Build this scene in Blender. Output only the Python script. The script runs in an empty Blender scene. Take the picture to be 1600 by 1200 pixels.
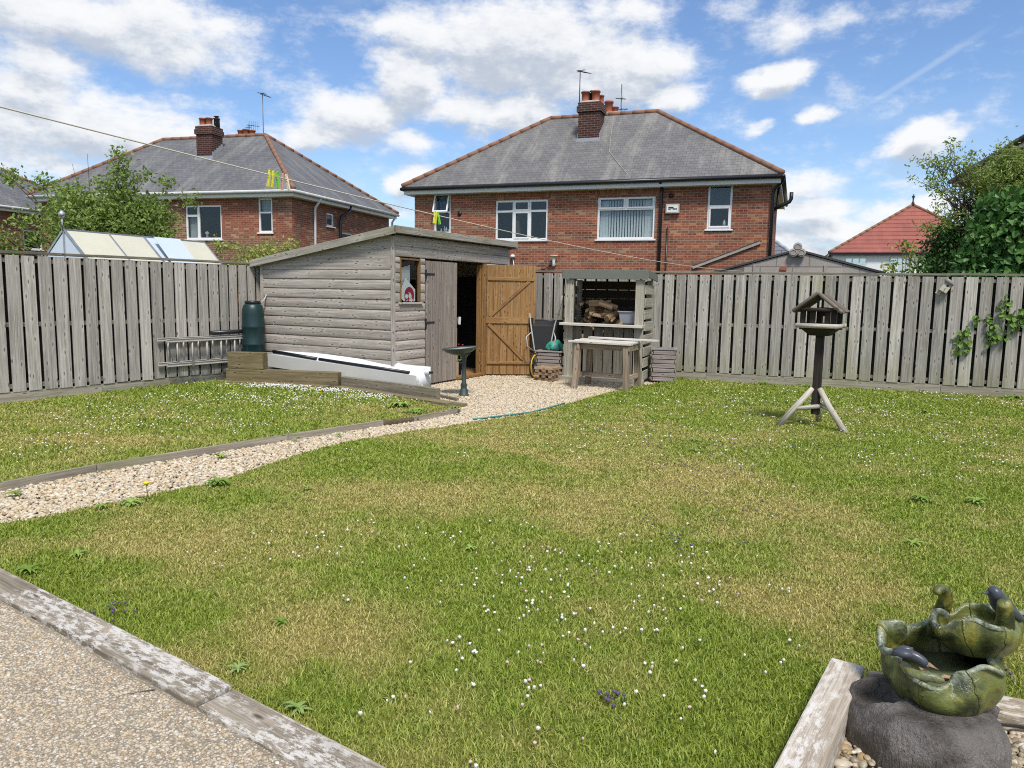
import bpy, bmesh, math, random
import numpy as np
from mathutils import Vector, Matrix, Euler, noise as mnoise
R = math.radians
random.seed(7)
RNG = np.random.default_rng(11)
SC = bpy.context.scene
COL = SC.collection

# ------------------------------------------------------------------ scene graph helpers
def tag(o, label=None, cat=None, group=None, kind=None):
    if label: o['label'] = label
    if cat: o['category'] = cat
    if group: o['group'] = group
    if kind: o['kind'] = kind
    return o

def thing(name, label, cat, loc=(0, 0, 0), rotz=0, group=None):
    o = bpy.data.objects.new(name, None)
    COL.objects.link(o)
    o.empty_display_size = .2
    o.location = loc
    o.rotation_euler = (0, 0, R(rotz))
    return tag(o, label, cat, group)

def copy_tree(o, parent=None):
    c = o.copy()
    COL.objects.link(c)
    c.parent = parent
    for ch in list(o.children):
        copy_tree(ch, c)
    return c

def rotm(rx=0, ry=0, rz=0):
    return Euler((R(rx), R(ry), R(rz))).to_matrix()

class MB:
    """collects shapes and links them as ONE mesh object"""
    def __init__(self):
        self.v = []; self.f = []; self.g = []; self.r = []; self.m = []; self.s = []
    def add(self, vs, fs, gv=None, rnd=None, mat=0, smooth=False):
        n = len(self.v)
        off = (random.uniform(0, 50), random.uniform(0, 50), random.uniform(0, 50))
        rnd = random.random() if rnd is None else rnd
        for i, p in enumerate(vs):
            self.v.append(tuple(p))
            q = gv[i] if gv else p
            if gv is None:
                q = (p[0] + off[0], p[1] + off[1], p[2] + off[2])
            self.g.append(tuple(q)); self.r.append(rnd)
        for f in fs:
            self.f.append(tuple(i + n for i in f)); self.m.append(mat); self.s.append(smooth)
    def box(self, c, s, M=None, ax=None, mat=0, rnd=None, taper=1.0, off=True):
        hx, hy, hz = s[0] / 2, s[1] / 2, s[2] / 2
        loc = [(-hx, -hy, -hz), (hx, -hy, -hz), (hx, hy, -hz), (-hx, hy, -hz),
               (-hx * taper, -hy * taper, hz), (hx * taper, -hy * taper, hz), (hx * taper, hy * taper, hz), (-hx * taper, hy * taper, hz)]
        if ax is None: ax = max(range(3), key=lambda i: s[i])
        o = [random.uniform(0, 40) for _ in range(3)] if off else (0, 0, 0)
        ordr = [ax, (ax + 1) % 3, (ax + 2) % 3]
        vs = []; gv = []
        for p in loc:
            q = Vector(p)
            gv.append((q[ordr[0]] + o[0], q[ordr[1]] + o[1], q[ordr[2]] + o[2]))
            if M is not None: q = M @ q
            vs.append((q[0] + c[0], q[1] + c[1], q[2] + c[2]))
        self.add(vs, [(0, 3, 2, 1), (4, 5, 6, 7), (0, 1, 5, 4), (1, 2, 6, 5), (2, 3, 7, 6), (3, 0, 4, 7)], gv, rnd, mat)
        return self
    def beam(self, p, q, w, h, up=(0, 0, 1), mat=0, rnd=None):
        """box from p to q; h along up, w across"""
        p = Vector(p); q = Vector(q); d = q - p; L = d.length; x = d / L
        z = Vector(up); z = (z - x * z.dot(x)).normalized(); y = z.cross(x)
        M = Matrix((x, y, z)).transposed()
        c = (p + q) / 2
        return self.box(c, (L, w, h), M, 0, mat, rnd)
    def tube(self, pts, r, n=8, mat=0, smooth=True, cap=True, rnd=None, gscale=1):
        pts = [Vector(p) for p in pts]; k = len(pts)
        rr = r if isinstance(r, (list, tuple)) else [r] * k
        vs = []; gv = []; fs = []; o = [random.uniform(0, 40) for _ in range(3)]
        ref = None; acc = 0
        for i in range(k):
            d = (pts[min(i + 1, k - 1)] - pts[max(i - 1, 0)]).normalized()
            if ref is None: ref = Vector((0, 0, 1)) if abs(d.z) < .9 else Vector((1, 0, 0))
            a = (ref - d * ref.dot(d)).normalized(); b = d.cross(a); ref = a
            if i: acc += (pts[i] - pts[i - 1]).length
            for j in range(n):
                t = 2 * math.pi * j / n
                e = a * math.cos(t) + b * math.sin(t)
                vs.append(pts[i] + e * rr[i])
                gv.append((acc + o[0], e.dot(a) * rr[i] + o[1], e.dot(b) * rr[i] + o[2]))
        for i in range(k - 1):
            for j in range(n):
                fs.append((i * n + j, i * n + (j + 1) % n, (i + 1) * n + (j + 1) % n, (i + 1) * n + j))
        if cap:
            fs.append(tuple(reversed(range(n)))); fs.append(tuple((k - 1) * n + j for j in range(n)))
        self.add(vs, fs, gv, rnd, mat, smooth)
        return self
    def lathe(self, prof, n=24, M=None, c=(0, 0, 0), mat=0, smooth=True, rnd=None):
        vs = []; fs = []
        for r_, z in prof:
            for j in range(n):
                t = 2 * math.pi * j / n
                q = Vector((r_ * math.cos(t), r_ * math.sin(t), z))
                if M is not None: q = M @ q
                vs.append((q[0] + c[0], q[1] + c[1], q[2] + c[2]))
        for i in range(len(prof) - 1):
            for j in range(n):
                fs.append((i * n + j, i * n + (j + 1) % n, (i + 1) * n + (j + 1) % n, (i + 1) * n + j))
        fs.append(tuple(reversed(range(n)))); fs.append(tuple((len(prof) - 1) * n + j for j in range(n)))
        self.add(vs, fs, None, rnd, mat, smooth)
        return self
    def quad(self, pts, gv=None, mat=0, rnd=None):
        self.add(pts, [tuple(range(len(pts)))], gv, rnd, mat)
        return self
    def prism(self, pts, ext, mat=0, rnd=None, gv=None):
        """planar outline (3D points) extruded by vector ext"""
        n = len(pts); e = Vector(ext)
        vs = [Vector(p) for p in pts] + [Vector(p) + e for p in pts]
        fs = [tuple(reversed(range(n))), tuple(range(n, 2 * n))]
        for i in range(n):
            fs.append((i, (i + 1) % n, n + (i + 1) % n, n + i))
        self.add(vs, fs, (list(gv) * 2) if gv else None, rnd, mat)
        return self
    def build(self, name, mats, parent=None, bevel=0, fix=True, loc=None):
        me = bpy.data.meshes.new(name)
        me.from_pydata(self.v, [], self.f)
        mats = mats if isinstance(mats, (list, tuple)) else [mats]
        for m in mats: me.materials.append(m)
        a = me.attributes.new('gv', 'FLOAT_VECTOR', 'POINT'); a.data.foreach_set('vector', np.array(self.g, 'f').ravel())
        a = me.attributes.new('rnd', 'FLOAT', 'POINT'); a.data.foreach_set('value', np.array(self.r, 'f'))
        me.polygons.foreach_set('material_index', self.m)
        me.polygons.foreach_set('use_smooth', self.s)
        me.update()
        if fix:
            bm = bmesh.new(); bm.from_mesh(me); bmesh.ops.recalc_face_normals(bm, faces=bm.faces); bm.to_mesh(me); bm.free()
        o = bpy.data.objects.new(name, me)
        COL.objects.link(o)
        if parent is not None: o.parent = parent
        if loc is not None: o.location = loc
        if bevel:
            b = o.modifiers.new('bevel', 'BEVEL'); b.width = bevel; b.segments = 2; b.limit_method = 'ANGLE'; b.angle_limit = R(50)
            b.harden_normals = False
        return o

def np_mesh(name, verts, faces_flat, nper, mats, attrs=None, smooth=True, parent=None, mat_idx=None):
    """big mesh from numpy arrays, nper corners per face"""
    me = bpy.data.meshes.new(name)
    nv = len(verts); nf = len(faces_flat) // nper
    me.vertices.add(nv); me.vertices.foreach_set('co', np.ascontiguousarray(verts, 'f').ravel())
    me.loops.add(nf * nper); me.loops.foreach_set('vertex_index', np.ascontiguousarray(faces_flat, 'i'))
    me.polygons.add(nf)
    me.polygons.foreach_set('loop_start', np.arange(0, nf * nper, nper, dtype='i'))
    me.polygons.foreach_set('loop_total', np.full(nf, nper, 'i'))
    me.polygons.foreach_set('use_smooth', np.full(nf, smooth))
    if mat_idx is not None: me.polygons.foreach_set('material_index', np.ascontiguousarray(mat_idx, 'i'))
    for m in (mats if isinstance(mats, (list, tuple)) else [mats]): me.materials.append(m)
    for k, arr in (attrs or {}).items():
        arr = np.asarray(arr, 'f')
        if arr.ndim == 1:
            a = me.attributes.new(k, 'FLOAT', 'POINT'); a.data.foreach_set('value', arr)
        else:
            a = me.attributes.new(k, 'FLOAT_VECTOR', 'POINT'); a.data.foreach_set('vector', arr.ravel())
    me.update(calc_edges=True); me.validate()
    o = bpy.data.objects.new(name, me); COL.objects.link(o)
    if parent is not None: o.parent = parent
    return o

# ------------------------------------------------------------------ value noise (numpy)
_LAT = RNG.random((256, 256))
def vnoise(x, y):
    x0 = np.floor(x).astype(int); y0 = np.floor(y).astype(int)
    fx = x - x0; fy = y - y0
    fx = fx * fx * (3 - 2 * fx); fy = fy * fy * (3 - 2 * fy)
    a = _LAT[x0 % 256, y0 % 256]; b = _LAT[(x0 + 1) % 256, y0 % 256]
    c = _LAT[x0 % 256, (y0 + 1) % 256]; d = _LAT[(x0 + 1) % 256, (y0 + 1) % 256]
    return (a * (1 - fx) + b * fx) * (1 - fy) + (c * (1 - fx) + d * fx) * fy
def fbm(x, y, o=4):
    s = 0; a = .5
    for i in range(o):
        s = s + a * vnoise(x * 2 ** i + 17.3 * i, y * 2 ** i + 9.1 * i); a *= .5
    return s / (1 - .5 ** o)
def in_poly(x, y, poly):
    inside = np.zeros(x.shape, bool)
    n = len(poly)
    for i in range(n):
        x1, y1 = poly[i]; x2, y2 = poly[(i + 1) % n]
        c = ((y1 > y) != (y2 > y)) & (x < (x2 - x1) * (y - y1) / ((y2 - y1) if y2 != y1 else 1e-9) + x1)
        inside ^= c
    return inside

# ------------------------------------------------------------------ materials
def nd(nt, typ, ins=None, **props):
    n = nt.nodes.new('ShaderNode' + typ)
    for k, v in props.items(): setattr(n, k, v)
    for k, v in (ins or {}).items():
        s = n.inputs[k]
        if isinstance(v, bpy.types.NodeSocket): nt.links.new(v, s)
        else:
            try: s.default_value = v
            except Exception: s.default_value = (*v, 1)
    return n
def newmat(name):
    m = bpy.data.materials.new(name); m.use_nodes = True
    nt = m.node_tree
    b = nt.nodes['Principled BSDF']
    return m, nt, b
def ramp(nt, fac, stops, interp='LINEAR'):
    n = nd(nt, 'ValToRGB', {0: fac}); cr = n.color_ramp; cr.interpolation = interp
    while len(cr.elements) < len(stops): cr.elements.new(.5)
    for e, (p, c) in zip(cr.elements, stops):
        e.position = p; e.color = (*c, 1) if len(c) == 3 else c
    return n.outputs[0]
def mixc(nt, fac, a, b, mode='MIX'):
    n = nd(nt, 'Mix', data_type='RGBA', blend_type=mode)
    for k, v in ((0, fac), (6, a), (7, b)):
        if isinstance(v, bpy.types.NodeSocket): nt.links.new(v, n.inputs[k])
        else: n.inputs[k].default_value = v if k == 0 else (*v, 1)
    return n.outputs[2]
def mth(nt, op, a, b=0.0, c=None, clamp=False):
    n = nd(nt, 'Math', operation=op, use_clamp=clamp)
    for i, v in enumerate((a, b) if c is None else (a, b, c)):
        if isinstance(v, bpy.types.NodeSocket): nt.links.new(v, n.inputs[i])
        else: n.inputs[i].default_value = v
    return n.outputs[0]
def smooth(nt, v, lo, hi, a=0., b=1.):
    return nd(nt, 'MapRange', {0: v, 1: lo, 2: hi, 3: a, 4: b}, interpolation_type='SMOOTHSTEP').outputs[0]
def scaled(nt, vec, s):
    return nd(nt, 'Mapping', {0: vec, 3: s}).outputs[0]
def noisef(nt, vec, scale, detail=4, rough=.6, dist=0.):
    return nd(nt, 'TexNoise', {'Vector': vec, 'Scale': scale, 'Detail': detail, 'Roughness': rough, 'Distortion': dist}).outputs[0]
def bump(nt, b, h, strength=.4, dist=.01):
    nt.links.new(nd(nt, 'Bump', {'Strength': strength, 'Distance': dist, 'Height': h}).outputs[0], b.inputs['Normal'])
def gvec(nt): return nd(nt, 'Attribute', attribute_name='gv').outputs['Vector']
def grnd(nt): return nd(nt, 'Attribute', attribute_name='rnd').outputs['Fac']

def plain(name, col, rough=.5, metal=0., nscale=0, namt=.25, bumpd=0, spec=.5):
    m, nt, b = newmat(name)
    b.inputs['Roughness'].default_value = rough; b.inputs['Metallic'].default_value = metal
    b.inputs['Specular IOR Level'].default_value = spec
    if nscale:
        tc = nd(nt, 'TexCoord').outputs['Object']
        n = noisef(nt, tc, nscale, 5, .65)
        c = mixc(nt, n, tuple(x * (1 - namt) for x in col), tuple(min(1, x * (1 + namt)) for x in col))
        nt.links.new(c, b.inputs['Base Color'])
        if bumpd: bump(nt, b, n, .5, bumpd)
        nt.links.new(smooth(nt, n, .2, .8, max(0, rough - .12), min(1, rough + .12)), b.inputs['Roughness'])
    else:
        b.inputs['Base Color'].default_value = (*col, 1)
    return m

def wood(name, dark, light, moss=0., white=0., knots=.5, tint=.25, mosscol=(.13, .14, .03), bumpd=.003, rough=.8, low=0.):
    m, nt, b = newmat(name)
    g = gvec(nt); r = grnd(nt)
    warp = noisef(nt, scaled(nt, g, (1.5, 5, 5)), 1, 3)
    wv = nd(nt, 'VectorMath', {0: g, 1: nd(nt, 'CombineXYZ', {1: mth(nt, 'MULTIPLY', warp, .03)}).outputs[0]}, operation='ADD').outputs[0]
    g1 = noisef(nt, scaled(nt, wv, (1.2, 34, 34)), 1, 5, .65)
    g2 = noisef(nt, scaled(nt, wv, (5, 170, 170)), 1, 3, .6)
    big = noisef(nt, scaled(nt, g, (1.1, 4, 4)), 1, 3)
    f = mth(nt, 'ADD', mth(nt, 'MULTIPLY', g1, .62), mth(nt, 'MULTIPLY', g2, .38))
    f2 = smooth(nt, f, .36, .64)
    col = mixc(nt, f2, dark, light)
    col = mixc(nt, smooth(nt, big, .4, .75, 0, .5), col, tuple(.62 * a + .38 * c for a, c in zip(dark, light)))
    # knots
    gx = nd(nt, 'SeparateXYZ', {0: g})
    g2d = nd(nt, 'CombineXYZ', {0: mth(nt, 'MULTIPLY', gx.outputs[0], 4.2), 1: mth(nt, 'MULTIPLY', mth(nt, 'ADD', gx.outputs[1], gx.outputs[2]), 14.)}).outputs[0]
    vo = nd(nt, 'TexVoronoi', {'Vector': g2d, 'Scale': 1.0, 'Randomness': .9}, voronoi_dimensions='2D')
    kz = smooth(nt, vo.outputs['Distance'], .05, .17, 1, 0)
    kz = mth(nt, 'MULTIPLY', kz, mth(nt, 'GREATER_THAN', nd(nt, 'SeparateColor', {0: vo.outputs['Color']}).outputs[0], 1 - knots))
    halo = smooth(nt, vo.outputs['Distance'], .1, .5, .22, 0)
    halo = mth(nt, 'MULTIPLY', halo, mth(nt, 'GREATER_THAN', nd(nt, 'SeparateColor', {0: vo.outputs['Color']}).outputs[0], 1 - knots))
    col = mixc(nt, halo, col, tuple(min(1, x * 1.35) for x in light))
    col = mixc(nt, mth(nt, 'MULTIPLY', kz, .85), col, tuple(x * .35 for x in dark))
    if white:
        wn = noisef(nt, scaled(nt, g, (16, 40, 40)), 1, 6, .78)
        ww = noisef(nt, scaled(nt, g, (2.0, 5, 5)), 1, 3, .6)
        wm = mth(nt, 'MULTIPLY', smooth(nt, wn, .47, .56), smooth(nt, ww, .36, .54))
        col = mixc(nt, mth(nt, 'MULTIPLY', wm, white), col, (.66, .64, .6))
    if moss:
        po = nd(nt, 'NewGeometry').outputs['Position']
        mn = noisef(nt, scaled(nt, po, (1.1, 1.1, .45)), 1.2, 4, .6)
        mm = smooth(nt, mn, .5, .72)
        if low:
            z = nd(nt, 'SeparateXYZ', {0: po}).outputs[2]
            mm = mth(nt, 'MAXIMUM', mm, mth(nt, 'MULTIPLY', smooth(nt, z, .05, low, 1, 0), smooth(nt, mn, .3, .6)))
        col = mixc(nt, mth(nt, 'MULTIPLY', mm, moss), col, mosscol)
    t = mth(nt, 'ADD', mth(nt, 'MULTIPLY', r, 2 * tint), 1 - tint)
    tc = nd(nt, 'CombineColor', {0: t, 1: t, 2: t}).outputs[0]
    col = mixc(nt, 1.0, col, tc, 'MULTIPLY')
    nt.links.new(col, b.inputs['Base Color'])
    b.inputs['Roughness'].default_value = rough; b.inputs['Specular IOR Level'].default_value = .25
    bump(nt, b, mth(nt, 'SUBTRACT', f, mth(nt, 'MULTIPLY', kz, .4)), .55, bumpd)
    return m

def brickmat(name, c1, c2, mortar, bw=.225, bh=.075, ms=.011, light=(.44, .22, .11)):
    m, nt, b = newmat(name)
    g = gvec(nt)
    kw = {'Vector': g, 'Scale': 1.0, 'Mortar Size': ms, 'Mortar Smooth': .15, 'Bias': 0., 'Brick Width': bw, 'Row Height': bh}
    br = nd(nt, 'TexBrick', {**kw, 'Color1': c1, 'Color2': c2, 'Mortar': mortar})
    # per brick random: voronoi-free, white noise on the brick cell
    sx = nd(nt, 'SeparateXYZ', {0: g})
    row = mth(nt, 'FLOOR', mth(nt, 'DIVIDE', sx.outputs[1], bh))
    par = mth(nt, 'MULTIPLY', mth(nt, 'MODULO', mth(nt, 'ABSOLUTE', row), 2), .5)
    cx = mth(nt, 'FLOOR', mth(nt, 'ADD', mth(nt, 'DIVIDE', sx.outputs[0], bw), par))
    wn = nd(nt, 'TexWhiteNoise', {'Vector': nd(nt, 'CombineXYZ', {0: cx, 1: row}).outputs[0]}, noise_dimensions='2D')
    v = wn.outputs['Value']
    col = mixc(nt, smooth(nt, v, .86, .97), br.outputs['Color'], light)
    col = mixc(nt, smooth(nt, v, .16, .0, 0, .6), col, (.07, .035, .03))
    col = mixc(nt, br.outputs['Fac'], col, mortar)
    n = noisef(nt, g, 40, 4, .7)
    big = noisef(nt, g, .7, 4, .6)
    col = mixc(nt, 1.0, col, ramp(nt, n, [(.25, (.72, .72, .72)), (.8, (1.2, 1.2, 1.2))]), 'MULTIPLY')
    col = mixc(nt, 1.0, col, ramp(nt, big, [(.3, (.82, .8, .8)), (.7, (1.12, 1.12, 1.1))]), 'MULTIPLY')
    nt.links.new(col, b.inputs['Base Color'])
    b.inputs['Roughness'].default_value = .85; b.inputs['Specular IOR Level'].default_value = .2
    bump(nt, b, mth(nt, 'ADD', mth(nt, 'SUBTRACT', 1, br.outputs['Fac']), mth(nt, 'MULTIPLY', n, .4)), .5, .006)
    return m

def slatemat(name, c1, c2, bw=.26, bh=.2, gap=.007, lich=(.2, .2, .15), streak=.5):
    m, nt, b = newmat(name)
    g = gvec(nt)
    br = nd(nt, 'TexBrick', {'Vector': g, 'Scale': 1., 'Mortar Size': gap, 'Mortar Smooth': .1, 'Bias': 0., 'Brick Width': bw, 'Row Height': bh,
                            'Color1': c1, 'Color2': c2, 'Mortar': tuple(x * .45 for x in c1)})
    sx = nd(nt, 'SeparateXYZ', {0: g})
    fr = mth(nt, 'FRACT', mth(nt, 'DIVIDE', sx.outputs[1], bh))
    st = noisef(nt, scaled(nt, g, (1.0, .22, 1)), 1.6, 6, .72)
    sp = noisef(nt, g, 5, 6, .75)
    col = mixc(nt, smooth(nt, st, .46, .68, 0, streak), br.outputs['Color'], lich)
    col = mixc(nt, smooth(nt, sp, .6, .74, 0, .55), col, tuple(x * 1.9 for x in c2))
    col = mixc(nt, 1.0, col, ramp(nt, noisef(nt, g, .5, 3), [(.3, (.82, .82, .84)), (.7, (1.15, 1.14, 1.12))]), 'MULTIPLY')
    nt.links.new(col, b.inputs['Base Color'])
    b.inputs['Roughness'].default_value = .6
    h = mth(nt, 'SUBTRACT', mth(nt, 'SUBTRACT', 1, fr), mth(nt, 'MULTIPLY', br.outputs['Fac'], .6))
    bump(nt, b, h, .7, .02)
    return m

def leafmat(name, dark, light, rough=.5, trans=.25, hue=.0):
    m, nt, b = newmat(name)
    r = grnd(nt)
    po = nd(nt, 'NewGeometry').outputs['Position']
    n = noisef(nt, po, 1.6, 3)
    f = mth(nt, 'ADD', mth(nt, 'MULTIPLY', r, .7), mth(nt, 'MULTIPLY', smooth(nt, n, .35, .65), .3))
    col = mixc(nt, f, dark, light)
    nt.links.new(col, b.inputs['Base Color'])
    b.inputs['Roughness'].default_value = rough; b.inputs['Specular IOR Level'].default_value = .35
    tr = nd(nt, 'BsdfTranslucent', {0: mixc(nt, .5, col, tuple(x * 1.6 for x in light))})
    mx = nd(nt, 'MixShader', {0: trans, 1: b.outputs[0], 2: tr.outputs[0]})
    nt.links.new(mx.outputs[0], nt.nodes['Material Output'].inputs[0])
    return m

def glassmat(name, tint=(.75, .8, .8), refl=.1, rough=.02):
    m, nt, b = newmat(name)
    nt.nodes.remove(b)
    ge_ = nd(nt, 'NewGeometry')
    cs_ = mth(nt, 'ABSOLUTE', nd(nt, 'VectorMath', {0: ge_.outputs['Incoming'], 1: ge_.outputs['Normal']}, operation='DOT_PRODUCT').outputs[1])
    f = mth(nt, 'ADD', mth(nt, 'MULTIPLY', mth(nt, 'POWER', mth(nt, 'SUBTRACT', 1, cs_), 5), .9), refl, clamp=True)
    gl = nd(nt, 'BsdfGlossy', {0: (.95, .97, 1), 'Roughness': rough})
    tr = nd(nt, 'BsdfTransparent', {0: tint})
    mx = nd(nt, 'MixShader', {0: f, 1: tr.outputs[0], 2: gl.outputs[0]})
    nt.links.new(mx.outputs[0], nt.nodes['Material Output'].inputs[0])
    return m

M = {}
M['fence'] = wood('fence_wood', (.215, .195, .168), (.50, .475, .43), moss=.55, knots=.34, tint=.22, low=.75, mosscol=(.26, .25, .12))
M['fence_left'] = wood('fence_wood_silver', (.25, .226, .2), (.54, .505, .455), moss=.1, knots=.36, tint=.22, low=.3, mosscol=(.19, .18, .09))
M['gap_shade_board'] = wood('fence_gap_shade_board', (.03, .026, .022), (.075, .066, .056), knots=.2)  # near-black: the shade in the fence gaps is put into the rear boards' colour
M['gravelboard'] = wood('gravel_board_wood', (.21, .185, .135), (.43, .39, .31), moss=.35, knots=.3, tint=.08, mosscol=(.18, .17, .07))
M['cap'] = wood('fence_cap_wood', (.12, .105, .08), (.3, .27, .22), moss=.6, knots=.2, tint=.1, mosscol=(.14, .14, .04))
M['rail'] = wood('rail_wood', (.12, .105, .08), (.25, .23, .19), knots=.2)
M['shed'] = wood('shed_board', (.26, .225, .19), (.54, .49, .435), knots=.5, tint=.13)
M['shed_door'] = wood('shed_door_board', (.175, .148, .122), (.38, .335, .29), knots=.35, tint=.13)
M['shed_roofedge'] = wood('shed_fascia', (.22, .20, .165), (.46, .435, .37), moss=.4, knots=.3, tint=.06, mosscol=(.16, .16, .06))
M['pine'] = wood('new_pine', (.20, .10, .035), (.40, .235, .095), knots=.55, tint=.12, rough=.65)
M['pine_in'] = wood('inner_pine', (.16, .09, .04), (.3, .18, .08), knots=.4)
M['sleeper'] = wood('sleeper_wood', (.12, .095, .05), (.27, .22, .125), moss=.3, knots=.3, tint=.12, mosscol=(.14, .13, .035))
M['sleeper_grey'] = wood('sleeper_grey_wood', (.14, .12, .09), (.3, .265, .2), moss=.25, knots=.3, tint=.1)
M['edging'] = wood('edging_wood', (.2, .17, .13), (.40, .355, .29), moss=.4, knots=.2, tint=.1, mosscol=(.17, .18, .06))
M['paint_sleeper'] = wood('patio_sleeper', (.13, .107, .078), (.34, .29, .225), white=.7, knots=.35, tint=.06, bumpd=.008)
M['white_sleeper'] = wood('bleached_sleeper', (.27, .21, .15), (.6, .55, .47), white=.8, knots=.0, tint=.04, bumpd=.007)
M['old_board'] = wood('old_board', (.17, .13, .09), (.36, .3, .22), white=.5, knots=.4, bumpd=.006)
M['store'] = wood('log_store_wood', (.24, .22, .17), (.50, .47, .385), moss=.4, knots=.3, tint=.1, mosscol=(.26, .26, .16))
M['store_in_shade'] = wood('log_store_inner_shade', (.022, .015, .01), (.05, .033, .021), knots=.3)  # interior shade of the store darkened into the back boards' colour
M['table'] = wood('bench_wood', (.17, .125, .085), (.40, .325, .24), knots=.35, tint=.25)
M['table_top'] = wood('bench_top_wood', (.42, .385, .335), (.72, .69, .62), knots=.2, tint=.08)
M['planter'] = wood('planter_wood', (.19, .16, .142), (.39, .345, .315), knots=.2, tint=.1)
M['block'] = wood('offcut_wood', (.2, .13, .08), (.42, .3, .19), knots=.3, tint=.2)
M['bt_wood'] = wood('bird_table_log', (.28, .245, .19), (.62, .58, .5), knots=.25, tint=.1)
M['bt_dark'] = wood('bird_table_stained', (.02, .0155, .012), (.05, .039, .031), knots=.2, tint=.1)
M['bt_roof'] = wood('bird_table_roof', (.06, .047, .037), (.21, .172, .14), knots=.2, tint=.3)
M['log'] = wood('split_log', (.22, .13, .07), (.5, .36, .21), knots=.2, tint=.35)
M['bark'] = wood('tree_bark', (.05, .04, .03), (.14, .115, .085), knots=.1, bumpd=.01)
M['twig'] = plain('thin_twig', (.10, .08, .05), .8)
M['brick'] = brickmat('red_brick', (.34, .118, .068), (.255, .082, .052), (.35, .27, .205), ms=.009)
M['brick_left'] = brickmat('russet_brick', (.325, .115, .068), (.255, .085, .054), (.33, .25, .19), ms=.009, light=(.42, .26, .16))
M['brick_dark'] = brickmat('chimney_brick', (.085, .032, .027), (.055, .022, .021), (.16, .125, .105), light=(.12, .05, .04))
M['slate'] = slatemat('roof_slate', (.13, .128, .128), (.165, .16, .156), bw=.2, bh=.15, gap=.004, lich=(.27, .262, .235), streak=.75)
M['slate2'] = slatemat('roof_slate_dark', (.112, .114, .12), (.145, .146, .15), bw=.2, bh=.15, gap=.004, lich=(.235, .232, .215), streak=.75)
M['redtile'] = slatemat('red_roof_tile', (.30, .085, .06), (.25, .07, .05), bw=60, bh=.5, gap=.05, lich=(.4, .13, .1), streak=.3)
M['greytile'] = slatemat('grey_roof_tile', (.13, .14, .17), (.16, .17, .2), bw=3, bh=.4, gap=.03, lich=(.2, .2, .22), streak=.2)
M['ridge'] = plain('terracotta_ridge', (.25, .128, .08), .85, nscale=3, namt=.35)
M['pot'] = plain('chimney_pot_clay', (.34, .10, .05), .6, nscale=4, namt=.25)
M['pot_dark'] = plain('chimney_pot_sooty', (.03, .03, .032), .6)
M['flaunch'] = plain('chimney_mortar', (.36, .335, .295), .9, nscale=8, namt=.4, bumpd=.02)
M['lead'] = plain('lead_flashing', (.33, .35, .38), .5, nscale=5)
M['upvc'] = plain('white_upvc', (.8, .81, .81), .35, nscale=2, namt=.04)
M['fascia_w'] = plain('white_fascia', (.72, .72, .7), .5, nscale=1.5, namt=.12)
M['gutter_w'] = plain('old_white_gutter', (.52, .53, .52), .5, nscale=4, namt=.35)
M['black'] = plain('black_plastic', (.014, .015, .018), .35)
M['soft_black'] = plain('black_rubber', (.018, .018, .02), .7)
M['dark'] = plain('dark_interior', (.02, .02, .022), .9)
M['room'] = plain('room_wall', (.12, .11, .1), .9)
M['curtain'] = plain('curtain_cloth', (.5, .5, .47), .9, nscale=3)
M['blind'] = plain('blind_vane', (.85, .86, .86), .7)
M['glass'] = glassmat('window_glass', (.80, .84, .85), refl=.035)
M['shed_glass'] = glassmat('shed_window_glass', (.93, .95, .95), refl=.03)
M['gh_sky_glass'] = plain('sky_painted_greenhouse_glass', (.6, .68, .76), .2, nscale=2, namt=.06)  # opaque pale blue: sky brightness in clear glass put into the colour
M['gh_shade'] = plain('shaded_greenhouse_glass', (.62, .6, .47), .35, nscale=2.5, namt=.08)
M['alu'] = plain('aluminium', (.5, .52, .54), .4, metal=.85, nscale=6)
M['alu_dull'] = plain('dull_aluminium', (.46, .44, .4), .6, metal=.15, nscale=9, namt=.3)
M['aerial'] = plain('aerial_metal', (.12, .12, .13), .4, metal=.6)
M['render_w'] = plain('white_render', (.78, .79, .8), .8, nscale=2, namt=.04)
M['soffit'] = plain('brown_soffit', (.26, .2, .15), .8, nscale=2)
M['concrete'] = brickmat('garage_panel', (.43, .395, .355), (.39, .355, .32), (.26, .235, .21), bw=.62, bh=.3, ms=.012, light=(.46, .42, .38))
M['garage_edge'] = plain('garage_roof_edge', (.06, .058, .055), .8, nscale=6, namt=.4)
M['stone'] = plain('cast_stone', (.34, .3, .27), .9, nscale=20, namt=.3, bumpd=.006)
M['felt'] = plain('green_mineral_felt', (.15, .16, .135), .9, nscale=30, namt=.25, bumpd=.003)
M['butt'] = plain('green_water_butt', (.008, .031, .033), .38, nscale=3, namt=.2)
M['bath'] = plain('verdigris_metal', (.055, .075, .068), .5, metal=.3, nscale=8, namt=.3)
M['bath_in'] = plain('bird_bath_bowl', (.30, .32, .31), .5, nscale=5, namt=.2)
M['yellow'] = plain('yellow_wheel', (.72, .47, .03), .4)
M['tub'] = plain('grey_plastic_tub', (.24, .26, .29), .5)
M['greenbag'] = plain('green_plastic_bag', (.05, .33, .24), .4, nscale=9, namt=.3)
M['card'] = plain('cardboard', (.45, .32, .2), .85, nscale=3, namt=.1)
M['blue'] = plain('navy_cloth', (.012, .02, .06), .9)
M['paper'] = plain('white_paper', (.75, .76, .75), .6)
M['poster'] = plain('grey_sign_board', (.5, .52, .52), .6, nscale=2, namt=.08)
M['emblem'] = plain('crimson_print', (.38, .025, .06), .5)
M['ink'] = plain('black_ink', (.02, .02, .02), .6)
M['white_sheet'] = plain('white_pvc_sheet', (.74, .76, .78), .3, nscale=3, namt=.03)
M['grey_board'] = plain('grey_pvc_board', (.50, .495, .46), .55, nscale=2.5, namt=.1)
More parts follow.
